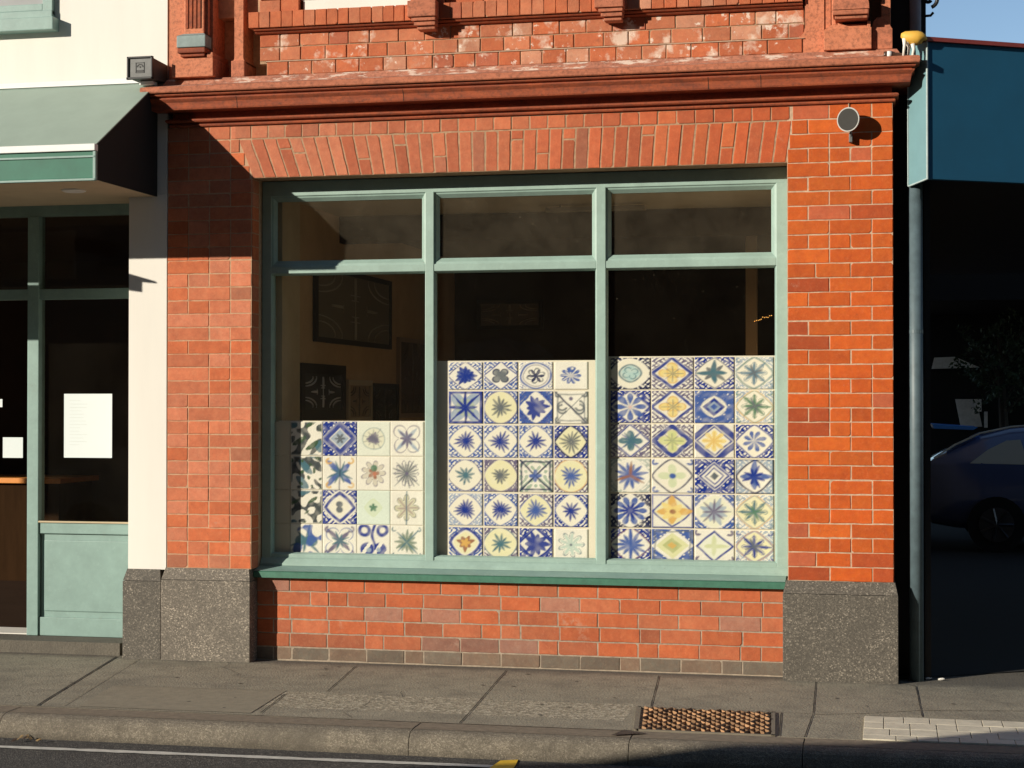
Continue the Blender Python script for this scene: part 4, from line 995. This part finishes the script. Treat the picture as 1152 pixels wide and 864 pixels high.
m = MB(); m.box(-14, ax1-.014, YA+.03, -.012, 2.966, 2.978); m.box(-14, -4.80, -.012, YS, ZSOF+.004, ZSOF+.016); m.build('soffit', M['soffit'], AW)
m = MB(); m.hexa([(-14, -.03, 3.70), (ax1+.01, -.03, 3.70), (ax1+.01, -.002, 3.70), (-14, -.002, 3.70), (-14, -.03, 3.708), (ax1+.01, -.03, 3.708), (ax1+.01, -.002, 3.74), (-14, -.002, 3.74)]); m.build('flashing', M['white'], AW)
c = P(83, 218, -.45)
m = MB(); m.tube([(c.x, -.45, 2.968), (c.x, -.45, 2.958), (c.x, -.45, 2.952)], [.075, .075, .06], 28); lt = m.build('soffit_light', M['white'], None, smooth=False); tag(lt, 'round unlit downlight under the green awning', 'light')
m = MB(); m.cbox(-12, -5.95, -.90, -.86, 2.57, 2.93, .005); hs = m.build('shade_board', M['cream']); tag(hs, 'cream board added under the awning to shade the shopfront, outside the picture to the left', 'blocker')  # unseen board added to cast the shade on the shopfront
m = MB(); m.prism([(-6.1, 2.80), (-5.64, 2.735), (-5.64, 2.80), (-5.54, 2.79), (-5.54, 2.80), (-5.75, 2.86), (-6.1, 2.90)], -.89, -.87); m.box(-6.15, -6.12, -.89, -.87, 2.88, 2.97); m.build('shade_arm', M['black'], hs)  # arm added and shaped for the small wedge of shade on the pilaster
# ---- floodlight box
FB = thing('floodlight_box', 'square dark grey box light above the awning corner', 'light')
fx0, fx1, fz0, fz1 = -4.735, -4.560, 3.695, 3.84
m = MB(); m.hexa([(fx0+.01, -.16, fz0+.008), (fx1-.008, -.16, fz0+.008), (fx1+.025, .0, fz0-.0), (fx0+.03, .0, fz0), (fx0+.01, -.16, fz1-.008), (fx1-.008, -.16, fz1-.008), (fx1+.025, .0, fz1-.03), (fx0+.03, .0, fz1-.03)])
m.build('housing', M['dark_grey'], FB)
m = MB()
for b_ in ((fx0, fx1, fz1-.012, fz1), (fx0-.004, fx1, fz0, fz0+.014), (fx0, fx0+.012, fz0, fz1), (fx1-.012, fx1, fz0, fz1)): m.cbox(b_[0], b_[1], -.182, -.158, b_[2], b_[3], .003)
m.build('bezel', M['black'], FB)
m = MB(); m.box(fx0+.01, fx1-.01, -.172, -.162, fz0+.01, fz1-.01); m.build('front_lens', M['mid_grey'], FB)
ex = (fx0+fx1)/2; ez = (fz0+fz1)/2
m = MB()
for b_ in ((-.03, -.026, -.03, .034), (.026, .03, -.03, .034), (-.03, .03, .03, .034), (-.03, .03, -.032, -.028), (-.022, .022, -.024, -.014)): m.box(ex+b_[0], ex+b_[1], -.1745, -.172, ez+b_[2], ez+b_[3])
for k in range(9):
    a0 = math.pi*k/8; m.box(ex+.018*math.cos(a0)-.003, ex+.018*math.cos(a0)+.003, -.1745, -.172, ez+.008+.014*math.sin(a0)-.003, ez+.008+.014*math.sin(a0)+.003)
m.tube([(ex, -.172, ez+.006), (ex, -.1745, ez+.006)], .006, 10)
m.build('emblem', M['black'], FB)
m = MB(); m.cbox(fx0+.05, fx1-.03, -.10, -.03, 3.672, fz0+.002, .004); m.build('mounting_foot', M['white'], FB)
# ---- round dish light on the right pier
DL = thing('round_wall_light', 'round dark disc light on a short arm on the right brick pier', 'light')
dc = P(954.5, 134.5, -.085); nrm = Vector((-.42, -.90, -.02)).normalized()
m = MB(); m.tube([dc+nrm*.006, dc+nrm*.0085], .064, 40); m.build('disc_face', flat_mat('disc_mesh', (.030, .028, .024), .8), DL)
m = MB(); m.tube([dc-nrm*.022, dc-nrm*.006, dc+nrm*.006], [.056, .070, .0715], 40); m.build('rim', flat_mat('rim_grey', (.34, .33, .30), .5), DL)
m = MB()
bs = P(957, 158, -.02); m.tube([dc-nrm*.02, dc-nrm*.03+Vector((0, .0, -.05)), Vector((bs.x, -.03, bs.z+.01)), Vector((bs.x, .0, bs.z+.01))], .007, 8); m.cbox(bs.x-.01, bs.x+.01, -.04, .0, bs.z-.012, bs.z+.04, .003)
m.build('bracket_arm', M['mid_grey'], DL)
m = MB(); m.tube([(dc.x+.0, -.004, dc.z+.06), (dc.x, -.004, 3.41)], .004, 6); m.build('cable', M['mortar_pale'], DL)

# ================================================================== BLUE CANOPY, DOWNPIPE, DARK CARPORT
CA = thing('blue_canopy', 'deep teal blue canopy with red top trim over the dark carport', 'canopy')
kp = P(1043, 120, -.08); kx, ky = kp.x, -.08; dv = Vector((.88, .50)).normalized(); L = 7.0
ex_, ey_ = kx+dv.x*L, ky+dv.y*L; nn = Vector((dv.y, -dv.x))
def along(p0, t, off=0): return (p0[0]+dv.x*t-nn.x*off, p0[1]+dv.y*t-nn.y*off)
zc0, zc1 = Z(201, 1043, -.08), Z(47, 1043, -.08)
A0 = (kx, ky); A1 = along(A0, L); B0 = along(A0, 0, .05); B1 = along(A0, L, .05)
m = MB(); m.hexa([(*A0, zc0), (*A1, zc0), (*B1, zc0), (*B0, zc0), (*A0, zc1), (*A1, zc1), (*B1, zc1), (*B0, zc1)]); m.build('front_fascia', M['blue'], CA)
Bk = (P(1022, 120, .07).x, .07); zb0, zb1 = Z(209.5, 1022, .07), Z(53, 1025, .07)
m = MB(); m.hexa([(Bk[0], Bk[1], zb0), (kx-.001, ky+.001, zc0+.002), (kx+.02, ky+.02, zc0+.002), (Bk[0]+.02, Bk[1]+.02, zb0), (Bk[0], Bk[1], zb1), (kx-.001, ky+.001, zc1), (kx+.02, ky+.02, zc1), (Bk[0]+.02, Bk[1]+.02, zb1)]); m.build('side_fascia', M['teal_pale'], CA)
m = MB(); m.tube([(kx, ky-.004, zc0-.004), (kx, ky-.004, zc1+.01)], .006, 8); m.tube([(Bk[0], Bk[1], zb0), (kx, ky, zc0)], .005, 8); m.tube([(Bk[0]-.003, Bk[1], zb0), (Bk[0]-.003, Bk[1], zb1)], .004, 8); m.build('corner_trim', flat_mat('trim_pale', (.45, .55, .55), .5), CA)
C0_, C1_ = along(A0, -.02, -.02), along(A0, L, -.02); D0_, D1_ = along(A0, -.02, .07), along(A0, L, .07)
m = MB(); m.hexa([(*C0_, zc1+.002), (*C1_, zc1+.002), (*D1_, zc1+.002), (*D0_, zc1+.002), (*C0_, zc1+.026), (*C1_, zc1+.026), (*D1_, zc1+.026), (*D0_, zc1+.026)]); m.build('top_trim', M['red_trim'], CA)
m = MB(); m.face([(.13, .14, zc0+.02), (kx+.02, ky+.06, zc0+.02), (ex_, ey_+.06, zc0+.02), (ex_, 7.8, zc0+.02), (.13, 7.8, zc0+.02)]); m.face([(.13, .14, zc1-.03), (kx+.02, ky+.06, zc1-.03), (ex_, ey_+.06, zc1-.03), (ex_, 7.8, zc1-.03), (.13, 7.8, zc1-.03)]); m.box(.13, ex_, 7.8, 7.84, zc0+.02, zc1-.03); m.box(.13, ex_, 12.4, 24, zc0+.02, zc1-.03); m.build('roof_deck', M['carport'], CA)  # gap in the deck added above the car to let sky light in
# bracket scroll above the canopy
m = MB(); sp_ = []
bc = P(1046, 4, .28)
for k in range(26):
    a = -1.3+k*.27; rr_ = .055-.0016*k; sp_.append((bc.x-.004+rr_*math.cos(a), .28, bc.z+.03+rr_*math.sin(a)))
m.tube(sp_, .012, 8); m.tube([(P(1041, 18, .28).x, .28, P(1041, 18, .28).z), (P(1047, 17, .28).x, .28, P(1047, 17.5, .28).z), (P(1050, 14, .28).x, .28, P(1050, 14, .28).z)], .008, 6)
sc_ = m.build('iron_scroll', M['black']); tag(sc_, 'black wrought iron scroll bracket against the blue sky', 'bracket')
# set back wall of the neighbouring carport building
CP = thing('carport_building', 'dark carport building behind the blue canopy with black steel edge post', 'building')
m = MB(); m.box(.001, .218, .34, .6, 0, 6.5); m.build('return_wall', M['black'], CP)
m = MB(); m.box(.20, .235, .16, .34, 0, zc0); m.build('edge_post', M['black'], CP)
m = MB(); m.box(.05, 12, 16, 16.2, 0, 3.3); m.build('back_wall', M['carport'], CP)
m = MB(); q0 = P(1048, 415, 15.9); q1 = P(1098, 402, 15.9); m.hexa([(q0.x, 15.9, q0.z), (q1.x+.05, 15.9, q0.z+.02), (q1.x+.05, 15.99, q0.z+.02), (q0.x, 15.99, q0.z), (q0.x+.04, 15.9, q1.z), (q1.x-.3, 15.9, q1.z+.01), (q1.x-.3, 15.99, q1.z+.01), (q0.x+.04, 15.99, q1.z)]); m.build('clerestory_panel', flat_mat('clerestory', (.85, .88, .90), .6), CP)
m = MB()
for a, b_ in (((1081, 449), (1105, 480)), ((1096, 449), (1104, 463)), ((1107, 463), (1111, 481))):
    p0, p1 = P(a[0], a[1], 15.85), P(b_[0], b_[1], 15.85); m.hexa([(p0.x, 15.85, p1.z), (p1.x, 15.85, p1.z), (p1.x, 15.95, p1.z), (p0.x, 15.95, p1.z), (p0.x-.08, 15.85, p0.z), (p1.x-.08, 15.85, p0.z), (p1.x-.08, 15.95, p0.z), (p0.x-.08, 15.95, p0.z)]) if a[0] == 1081 else m.box(p0.x, p1.x, 15.80, 15.84, p1.z, p0.z)
m.build('grey_window_frame', flat_mat('window_light_grey', (.88, .88, .88), .6), CP)
# downpipe
m = MB()
px_, py_ = .150, .115
m.tube([(px_, py_, .0), (px_, py_, 2.99)], .042, 20, caps=True)
dp = m.build('downpipe', M['pipe'], None, smooth=True); tag(dp, 'pale blue grey downpipe beside the right brick pier', 'downpipe')
m = MB(); m.tube([(px_, py_, 2.05), (px_, py_, 2.07)], .0435, 20); m.build('collar', M['pipe'], dp)
m = MB(); m.tube([(.155, .28, 3.7), (.155, .28, 6.2)], .034, 18); dp2 = m.build('upper_downpipe', flat_mat('pipe_blue', (.42, .50, .68), .5), None, smooth=True); tag(dp2, 'upper blue grey drainpipe rising behind the canopy end', 'downpipe')

# ================================================================== CAR in the carport
car_mat = flat_mat('car_paint', (.10, .13, .27), .18, .02, 3, 0)
car_mat.node_tree.nodes['Principled BSDF'].inputs['Coat Weight'].default_value = 1
gls = flat_mat('car_glass', (.50, .45, .32), .08, .02, 3, 0); tyre_m = flat_mat('tyre', (.012, .012, .012), .9); alloy = flat_mat('alloy', (.10, .10, .11), .35, metal=.8)
CY = 10.2; cx0 = .36; S = 1.0
CR_ = thing('parked_car', 'dark blue parked car with rear spoiler in the shade of the carport', 'car')
# station sections: x, half width, sill z, belt z, roof z, roof half width
st = [(0.00, .62, .42, .86, .90, .60), (.10, .76, .30, .95, 1.02, .66), (.35, .82, .26, .96, 1.16, .62), (.62, .85, .24, .955, 1.29, .60), (.95, .86, .24, .95, 1.365, .59), (1.5, .87, .24, .94, 1.41, .60), (2.1, .87, .24, .93, 1.41, .60), (2.6, .87, .24, .92, 1.33, .60), (3.05, .86, .24, .91, 1.10, .64), (3.35, .85, .24, .89, .94, .72), (3.9, .80, .26, .80, .83, .70), (4.2, .66, .34, .66, .70, .60), (4.28, .5, .42, .56, .60, .48)]
def ring(s):
    x, hw, zs, zbelt, zr_, rw = s
    half = [(0, zs), (hw*.8, zs), (hw, zs+.12), (hw+.02, (zs+zbelt)/2), (hw-.02, zbelt), (rw+.05, zbelt+(zr_-zbelt)*.75), (rw-.08, zr_-.008), (0, zr_+.015)]
    return [(cx0+x, CY+y, z) for y, z in half] + [(cx0+x, CY-y, z) for y, z in half[-2:0:-1]]
m = MB(); rg = [ring(s) for s in st]; n_ = len(rg[0])
m.v = [p for r_ in rg for p in r_]
for k in range(len(rg)-1):
    for q in range(n_): m.f.append((k*n_+q, k*n_+(q+1) % n_, (k+1)*n_+(q+1) % n_, (k+1)*n_+q))
m.f.append(tuple(range(n_))); m.f.append(tuple((len(rg)-1)*n_+q for q in range(n_))); m.c = [(1, 1, 1)]*len(m.f); m.m = [0]*len(m.f)
bd = m.build('body', car_mat, CR_, smooth=True)
def sidewin(pts, nm='side_window'):
    q = MB()
    def yy_(x, z):
        for a, b_ in zip(st[:-1], st[1:]):
            if a[0] <= x <= b_[0]:
                t = (x-a[0])/(b_[0]-a[0]); s = [u_+(v_-u_)*t for u_, v_ in zip(a, b_)]; break
        hw, zbelt, zr_, rw = s[1], s[3], s[4], s[5]; f = (z-zbelt)/((zr_-zbelt)*.75); return (hw-.02)+((rw+.05)-(hw-.02))*f
    q.face([(cx0+x, CY-yy_(x, z)-.008, z) for x, z in pts]); q.build(nm, gls, CR_)
sidewin([(.50, .98), (1.12, .97), (1.05, 1.24), (.90, 1.23), (.70, 1.13)], 'quarter_window'); sidewin([(1.18, .97), (1.95, .96), (1.95, 1.27), (1.50, 1.28), (1.13, 1.25)]); sidewin([(2.02, .955), (2.95, .94), (2.62, 1.22), (2.02, 1.27)])
m = MB(); m.hexa([(cx0+.12, CY-.60, 1.36), (cx0+.55, CY-.58, 1.345), (cx0+.55, CY+.58, 1.345), (cx0+.12, CY+.6, 1.36), (cx0+.10, CY-.6, 1.41), (cx0+.6, CY-.58, 1.375), (cx0+.6, CY+.58, 1.375), (cx0+.10, CY+.6, 1.41)])
m.build('spoiler', flat_mat('spoiler_sky_tint', (.08, .32, .90), .25, .02, 3, 0), CR_)  # bright blue stands for the sky reflected on the spoiler
for wx in (.78, 3.45):
    for sy in (-1, 1):
        m = MB(); m.tube([(cx0+wx, CY+sy*.68, .31), (cx0+wx, CY+sy*.885, .31)], .31, 28); wh = m.build('wheel', tyre_m, CR_)
        m = MB(); m.tube([(cx0+wx, CY+sy*.88, .31), (cx0+wx, CY+sy*.895, .31)], .19, 20)
        for k in range(7): a = k*2*math.pi/7; m.tube([(cx0+wx, CY+sy*.90, .31), (cx0+wx+.18*math.cos(a), CY+sy*.90, .31+.18*math.sin(a))], .018, 5)
        m.build('rim', alloy, wh)
m = MB(); m.tube([(cx0+x, CY-rw+.0, z+.004) for x, z, rw in ((.12, 1.03, .70), (.35, 1.175, .60), (.62, 1.303, .56), (.95, 1.375, .54), (1.5, 1.42, .54), (2.1, 1.42, .54), (2.6, 1.34, .54))], .011, 8); m.build('roof_highlight', flat_mat('roof_highlight_pale', (.85, .80, .66), .25), CR_)  # pale strip painted as the highlight along the dark roofline
# tree in planter behind the car
TR = thing('tree', 'dark leafy tree standing in the shade behind the parked car', 'tree')
tb = P(1128, 420, 13.5)
m = MB(); m.tube([(tb.x, 13.5, 0), (tb.x+.03, 13.5, 1.0), (tb.x-.02, 13.5, 2.0), (tb.x, 13.5, 2.6)], [.09, .07, .05, .02], 8)
for k in range(7): a = k*.9; m.tube([(tb.x, 13.5, 1.5+k*.12), (tb.x+.4*math.cos(a), 13.5+.4*math.sin(a), 1.9+k*.12)], [.03, .01], 6)
m.build('trunk', flat_mat('bark', (.05, .04, .03), .9), TR)
m = MB(); r_ = random.Random(9)
for k in range(2600):
    d = Vector((r_.gauss(0, 1), r_.gauss(0, 1), r_.gauss(0, 1))).normalized()*r_.random()**.4
    c = Vector((tb.x, 13.5, 2.2))+Vector((d.x*.6, d.y*.6, d.z*.62)) + .12*Vector((math.sin(d.z*9), 0, math.cos(d.x*8)))
    a = Vector((r_.gauss(0, 1), r_.gauss(0, 1), r_.gauss(0, 1))).normalized(); b_ = a.cross(Vector((r_.gauss(0, 1), r_.gauss(0, 1), 1))).normalized(); g = r_.uniform(.02, .045)
    m.face([c-a*g, c+b_*g*.5, c+a*g, c-b_*g*.5])
m.build('crown', flat_mat('leaf', (.04, .07, .03), .6), TR)

# ================================================================== SMALL THINGS
# drain grate
GT = thing('drain_grate', 'rust brown patterned metal grate set in the footpath by the kerb', 'grate')
gq = [(-1.30, -1.15), (-.615, -1.165), (-.575, -1.78), (-1.225, -1.775)]
def gp(u, v):
    a = Vector(gq[0]).lerp(Vector(gq[1]), u); b_ = Vector(gq[3]).lerp(Vector(gq[2]), u); return a.lerp(b_, v)
m = MB()
a, b_, c, d = [gp(u, v) for u, v in ((0, 0), (1, 0), (1, 1), (0, 1))]
m.hexa([(a.x, a.y, -.03), (b_.x, b_.y, -.03), (c.x, c.y, -.03), (d.x, d.y, -.03), (a.x, a.y, .003), (b_.x, b_.y, .003), (c.x, c.y, .003), (d.x, d.y, .003)])
m.build('grate_bed', flat_mat('rust_dark', (.035, .018, .010), .8, .2, 20, .3), GT)
m = MB(); r_ = random.Random(12); nu, nv = 26, 11
for j in range(nv):            # expanded-metal lattice: zigzag strands that meet their neighbours
    for i in range(nu):
        k_ = .55+.9*r_.random(); col = (.30*k_, .165*k_, .080*k_)
        va, vb = ((j+.12)/nv, (j+.88)/nv)
        if (i+j) % 2: va, vb = vb, va
        p, q = gp(.012+.976*i/nu, va), gp(.012+.976*(i+1)/nu, vb)
        w_ = r_.uniform(.0075, .012); h_ = r_.uniform(.009, .017)
        m.hexa([(p.x, p.y-w_, .001), (q.x, q.y-w_, .001), (q.x, q.y+w_, .001), (p.x, p.y+w_, .001), (p.x+.002, p.y-w_*.4, h_), (q.x-.002, q.y-w_*.4, h_), (q.x-.002, q.y+w_*.4, h_), (p.x+.002, p.y+w_*.4, h_)], col)
m.build('grate_lattice', attr_mat('rust', .65, .2), GT)
m = MB()
for u0, v0, u1, v1 in ((-.035, -.03, 1.03, .0), (-.035, 1.0, 1.03, 1.03), (-.05, -.03, -.012, 1.03), (1.0, -.03, 1.03, 1.03)):
    a, b_, c, d = gp(u0, v0), gp(u1, v0), gp(u1, v1), gp(u0, v1); m.hexa([(*a, -.03), (*b_, -.03), (*c, -.03), (*d, -.03), (*a, .008), (*b_, .008), (*c, .008), (*d, .008)])
m.build('grate_frame', flat_mat('frame_concrete', (.20, .17, .125), .9), GT)
# shaded gap in the kerb, drawn as a flat black face
m = MB(); m.face([(-1.345, -1.962, .0062), (-1.30, -1.80, .0062), (-1.18, -1.875, .0062)]); m.build('kerb_gap_shade', M['black'], kind='structure')
# figurine on the cornice end
FG = thing('animal_figurine', 'small toy animal in a yellow coat with white legs on the cornice end', 'figurine')
zl = 3.652; f0 = Vector((.095, -.10, zl))
def fskin(): pass
m = MB(); W_ = (.80, .76, .68)
def fx(px, py, dy=0): p = P(px, py, -.11); return Vector((p.x, -.11+dy, p.z))
for dy, (a, b_, c) in ((-.018, ((1017.5, 44), (1017.5, 52), (1016, 64.5))), (.018, ((1021, 46), (1023, 53), (1021.5, 63))), (-.016, ((1027, 50), (1028, 56), (1026, 65)))):
    m.tube([fx(*a, dy), fx(*b_, dy), fx(*c, dy)], [.014, .009, .006], 8, W_)
m.ball(fx(1021, 44.5), .024, .026, .030, 12, 8, W_)
m.tube([fx(1027, 49, -.01), fx(1029, 56, -.01), fx(1029.5, 64, -.01)], [.010, .006, .005], 8, (.10, .08, .07))
m.build('body', M['plain'], FG, smooth=True)
m = MB(); m.v = []; pr = []
cs = [(1014.5, 43, 0, .010), (1015, 42.5, 0, .026), (1018, 42, 0, .034), (1026, 42.5, 0, .040), (1032, 43, 0, .043), (1037, 42.5, 0, .034), (1040, 43, 0, .020), (1042.5, 45, 0, .006)]
m.tube([fx(a, b_) for a, b_, c, d in cs], [d for a, b_, c, d in cs], 12, (.74, .42, .06)); m.build('coat', M['plain'], FG, smooth=True)
m = MB(); m.tube([fx(1027, 51), fx(1034, 49.5), fx(1041, 45.5), fx(1043, 44.5)], [.004, .005, .005, .004], 6, (.04, .03, .02)); m.build('strap', M['plain'], FG)
BT = thing('brown_bottle', 'brown bottle with a white label lying beside the figurine on the cornice', 'bottle')
m = MB(); m.tube([fx(994, 62), fx(996, 62), fx(1004.5, 62), fx(1007, 62.3), fx(1010, 62.7), fx(1016, 63), fx(1021, 63.5)], [.020, .022, .022, .016, .018, .017, .010], 14, (.07, .035, .022)); m.build('bottle_body', attr_mat('brown_glass', .25, 0), BT, smooth=True)
m = MB(); m.tube([fx(998, 61.8, -.004), fx(1003, 61.8, -.004)], .0225, 14, (.75, .74, .72)); m.build('bottle_label', M['plain'], BT, smooth=True)
# litter along the wall foot
def litter(label, px, py, sz, col, seed, z=0):
    r_ = random.Random(seed); g = G(px, py, 0); q = MB()
    d = Vector((r_.uniform(.6, 1), r_.uniform(-.3, .3), .1)).normalized()
    c = Vector((g.x, g.y, sz*.35+.004)); q.tube([c-d*sz, c-d*sz*.3, c+d*sz*.5, c+d*sz], [sz*.30, sz*.42, sz*.38, sz*.22], 7, col)
    o = q.build('litter_scrap', M['plain']); tag(o, label, 'litter'); o['group'] = 'litter scraps on the footpath'; return o
litter('white cigarette butt lying at the foot of the lower brick wall', 531, 749, .022, (.75, .70, .62), 1)
litter('larger pale scrap at the wall foot above the grate', 781, 754, .018, (.72, .68, .58), 2)
litter('smaller pale scrap right beside the larger one above the grate', 792, 756, .012, (.66, .60, .50), 3)
litter('tan leaf scrap by the foot of the downpipe', 1029, 763, .024, (.50, .30, .15), 4)
litter('white crumpled scrap just right of the downpipe foot', 1045, 765, .018, (.78, .76, .72), 5)
litter('white scrap farthest right at the carport threshold', 1059, 766, .018, (.80, .77, .70), 6)
litter('dark scrap between the two white ones by the downpipe', 1036, 766, .014, (.06, .04, .03), 7)
# leaves in the gutter at left, one by one
r_ = random.Random(17)
for k in range(9):
    g = G(16+k*3.8+r_.uniform(-1, 1), 829+r_.uniform(-3, 4), -.10); q = MB(); s = r_.uniform(.008, .018); a = r_.uniform(0, 3)
    d = Vector((math.cos(a), math.sin(a), r_.uniform(.1, .5)))*s; e = Vector((-math.sin(a), math.cos(a), .3))*s*.6
    c = Vector((g.x, min(g.y, -2.07), -.105)); cc = (.30, .20, .09) if k % 3 else (.05, .03, .02)
    for sg in (0, .004): q.face([c-d+Vector((0, 0, sg)), c+e*(1 if sg else .9)+Vector((0, 0, sg)), c+d+Vector((0, 0, sg)), c-e+Vector((0, 0, sg))], cc)
    o = q.build('dry_leaf', M['plain']); tag(o, 'dry brown leaf lying in the gutter at the left end of the kerb', 'leaf', 'dry leaves in the gutter')

# ================================================================== ACROSS THE STREET (behind the camera; lights and reflections only)
def far_block(x0_, x1_, y0_, y1_, h_, col, label):
    t = thing('street_building', label, 'building'); q = MB(); q.box(x0_, x1_, y0_, y1_, -.05, h_); mt = flat_mat('far_wall', col, .9, .1, 2, 0)
    q.build('wall', mt, t)
    q = MB(); n_ = int((x1_-x0_)/2.2)
    for k in range(n_):
        for zz in ((.6, 2.8), (4.2, 6.0)):
            if zz[1] < h_-.5: xx = x0_+.6+k*2.2; q.cbox(xx, xx+1.2, y1_-.02, y1_+.05, zz[0], zz[1], .02)
    q.build('window', M['frame_black'], t)
    q = MB(); q.box(x0_-.1, x1_+.1, y1_-.1, y1_+.25, h_, h_+.3); q.build('parapet', mt, t)
far_block(-34, -18, -34, -24, 8.0, (.20, .14, .10), 'low brown building across the street, behind the viewpoint')
far_block(-17.5, -6, -34, -19.5, 24, (.26, .20, .14), 'tan building across the street, behind the viewpoint')
far_block(-6, 3, -34, -19, 27, (.12, .08, .06), 'dark brick building across the street, behind the viewpoint')
far_block(3, 14, -34, -19.5, 25, (.22, .20, .18), 'grey building across the street, behind the viewpoint')
far_block(14, 40, -34, -19, 27, (.18, .14, .10), 'wide brown building across the street, behind the viewpoint')
far_block(-72, -48, -34, -22, 15, (.20, .15, .11), 'tall block far left across the street, behind the viewpoint')
# unseen van added left of the view, shaped to throw the shadow over the kerb
VN = thing('shadow_van', 'grey van added outside the picture to the left to cast a shadow', 'van')
vp = [(-9.4, .25), (-9.45, .9), (-8.6, 1.15), (-7.3, 1.55), (-6.7, 1.84), (-5.5, 2.08), (-5.0, 2.13), (-4.8, 2.34), (-3.9, 2.42), (-3.72, 2.3), (-3.65, .25)]
m = MB(); m.prism([(x, z-.12) for x, z in vp], -8.4, -6.55); m.build('body', flat_mat('van_paint', (.25, .26, .27), .3), VN)
for wx in (-8.6, -4.7):
    for yy_ in (-8.35, -6.75):
        m = MB(); m.tube([(wx, yy_, .22), (wx, yy_+.22, .22)], .34, 20); m.build('wheel', tyre_m, VN)
m = MB(); m.prism([(-7.75, 1.0), (-7.3, 1.6), (-6.2, 1.62), (-6.2, 1.0)], -6.548, -6.54); m.prism([(-6.1, 1.0), (-6.1, 1.62), (-3.9, 1.62), (-3.85, 1.0)], -6.548, -6.54); m.build('side_window', gls, VN)
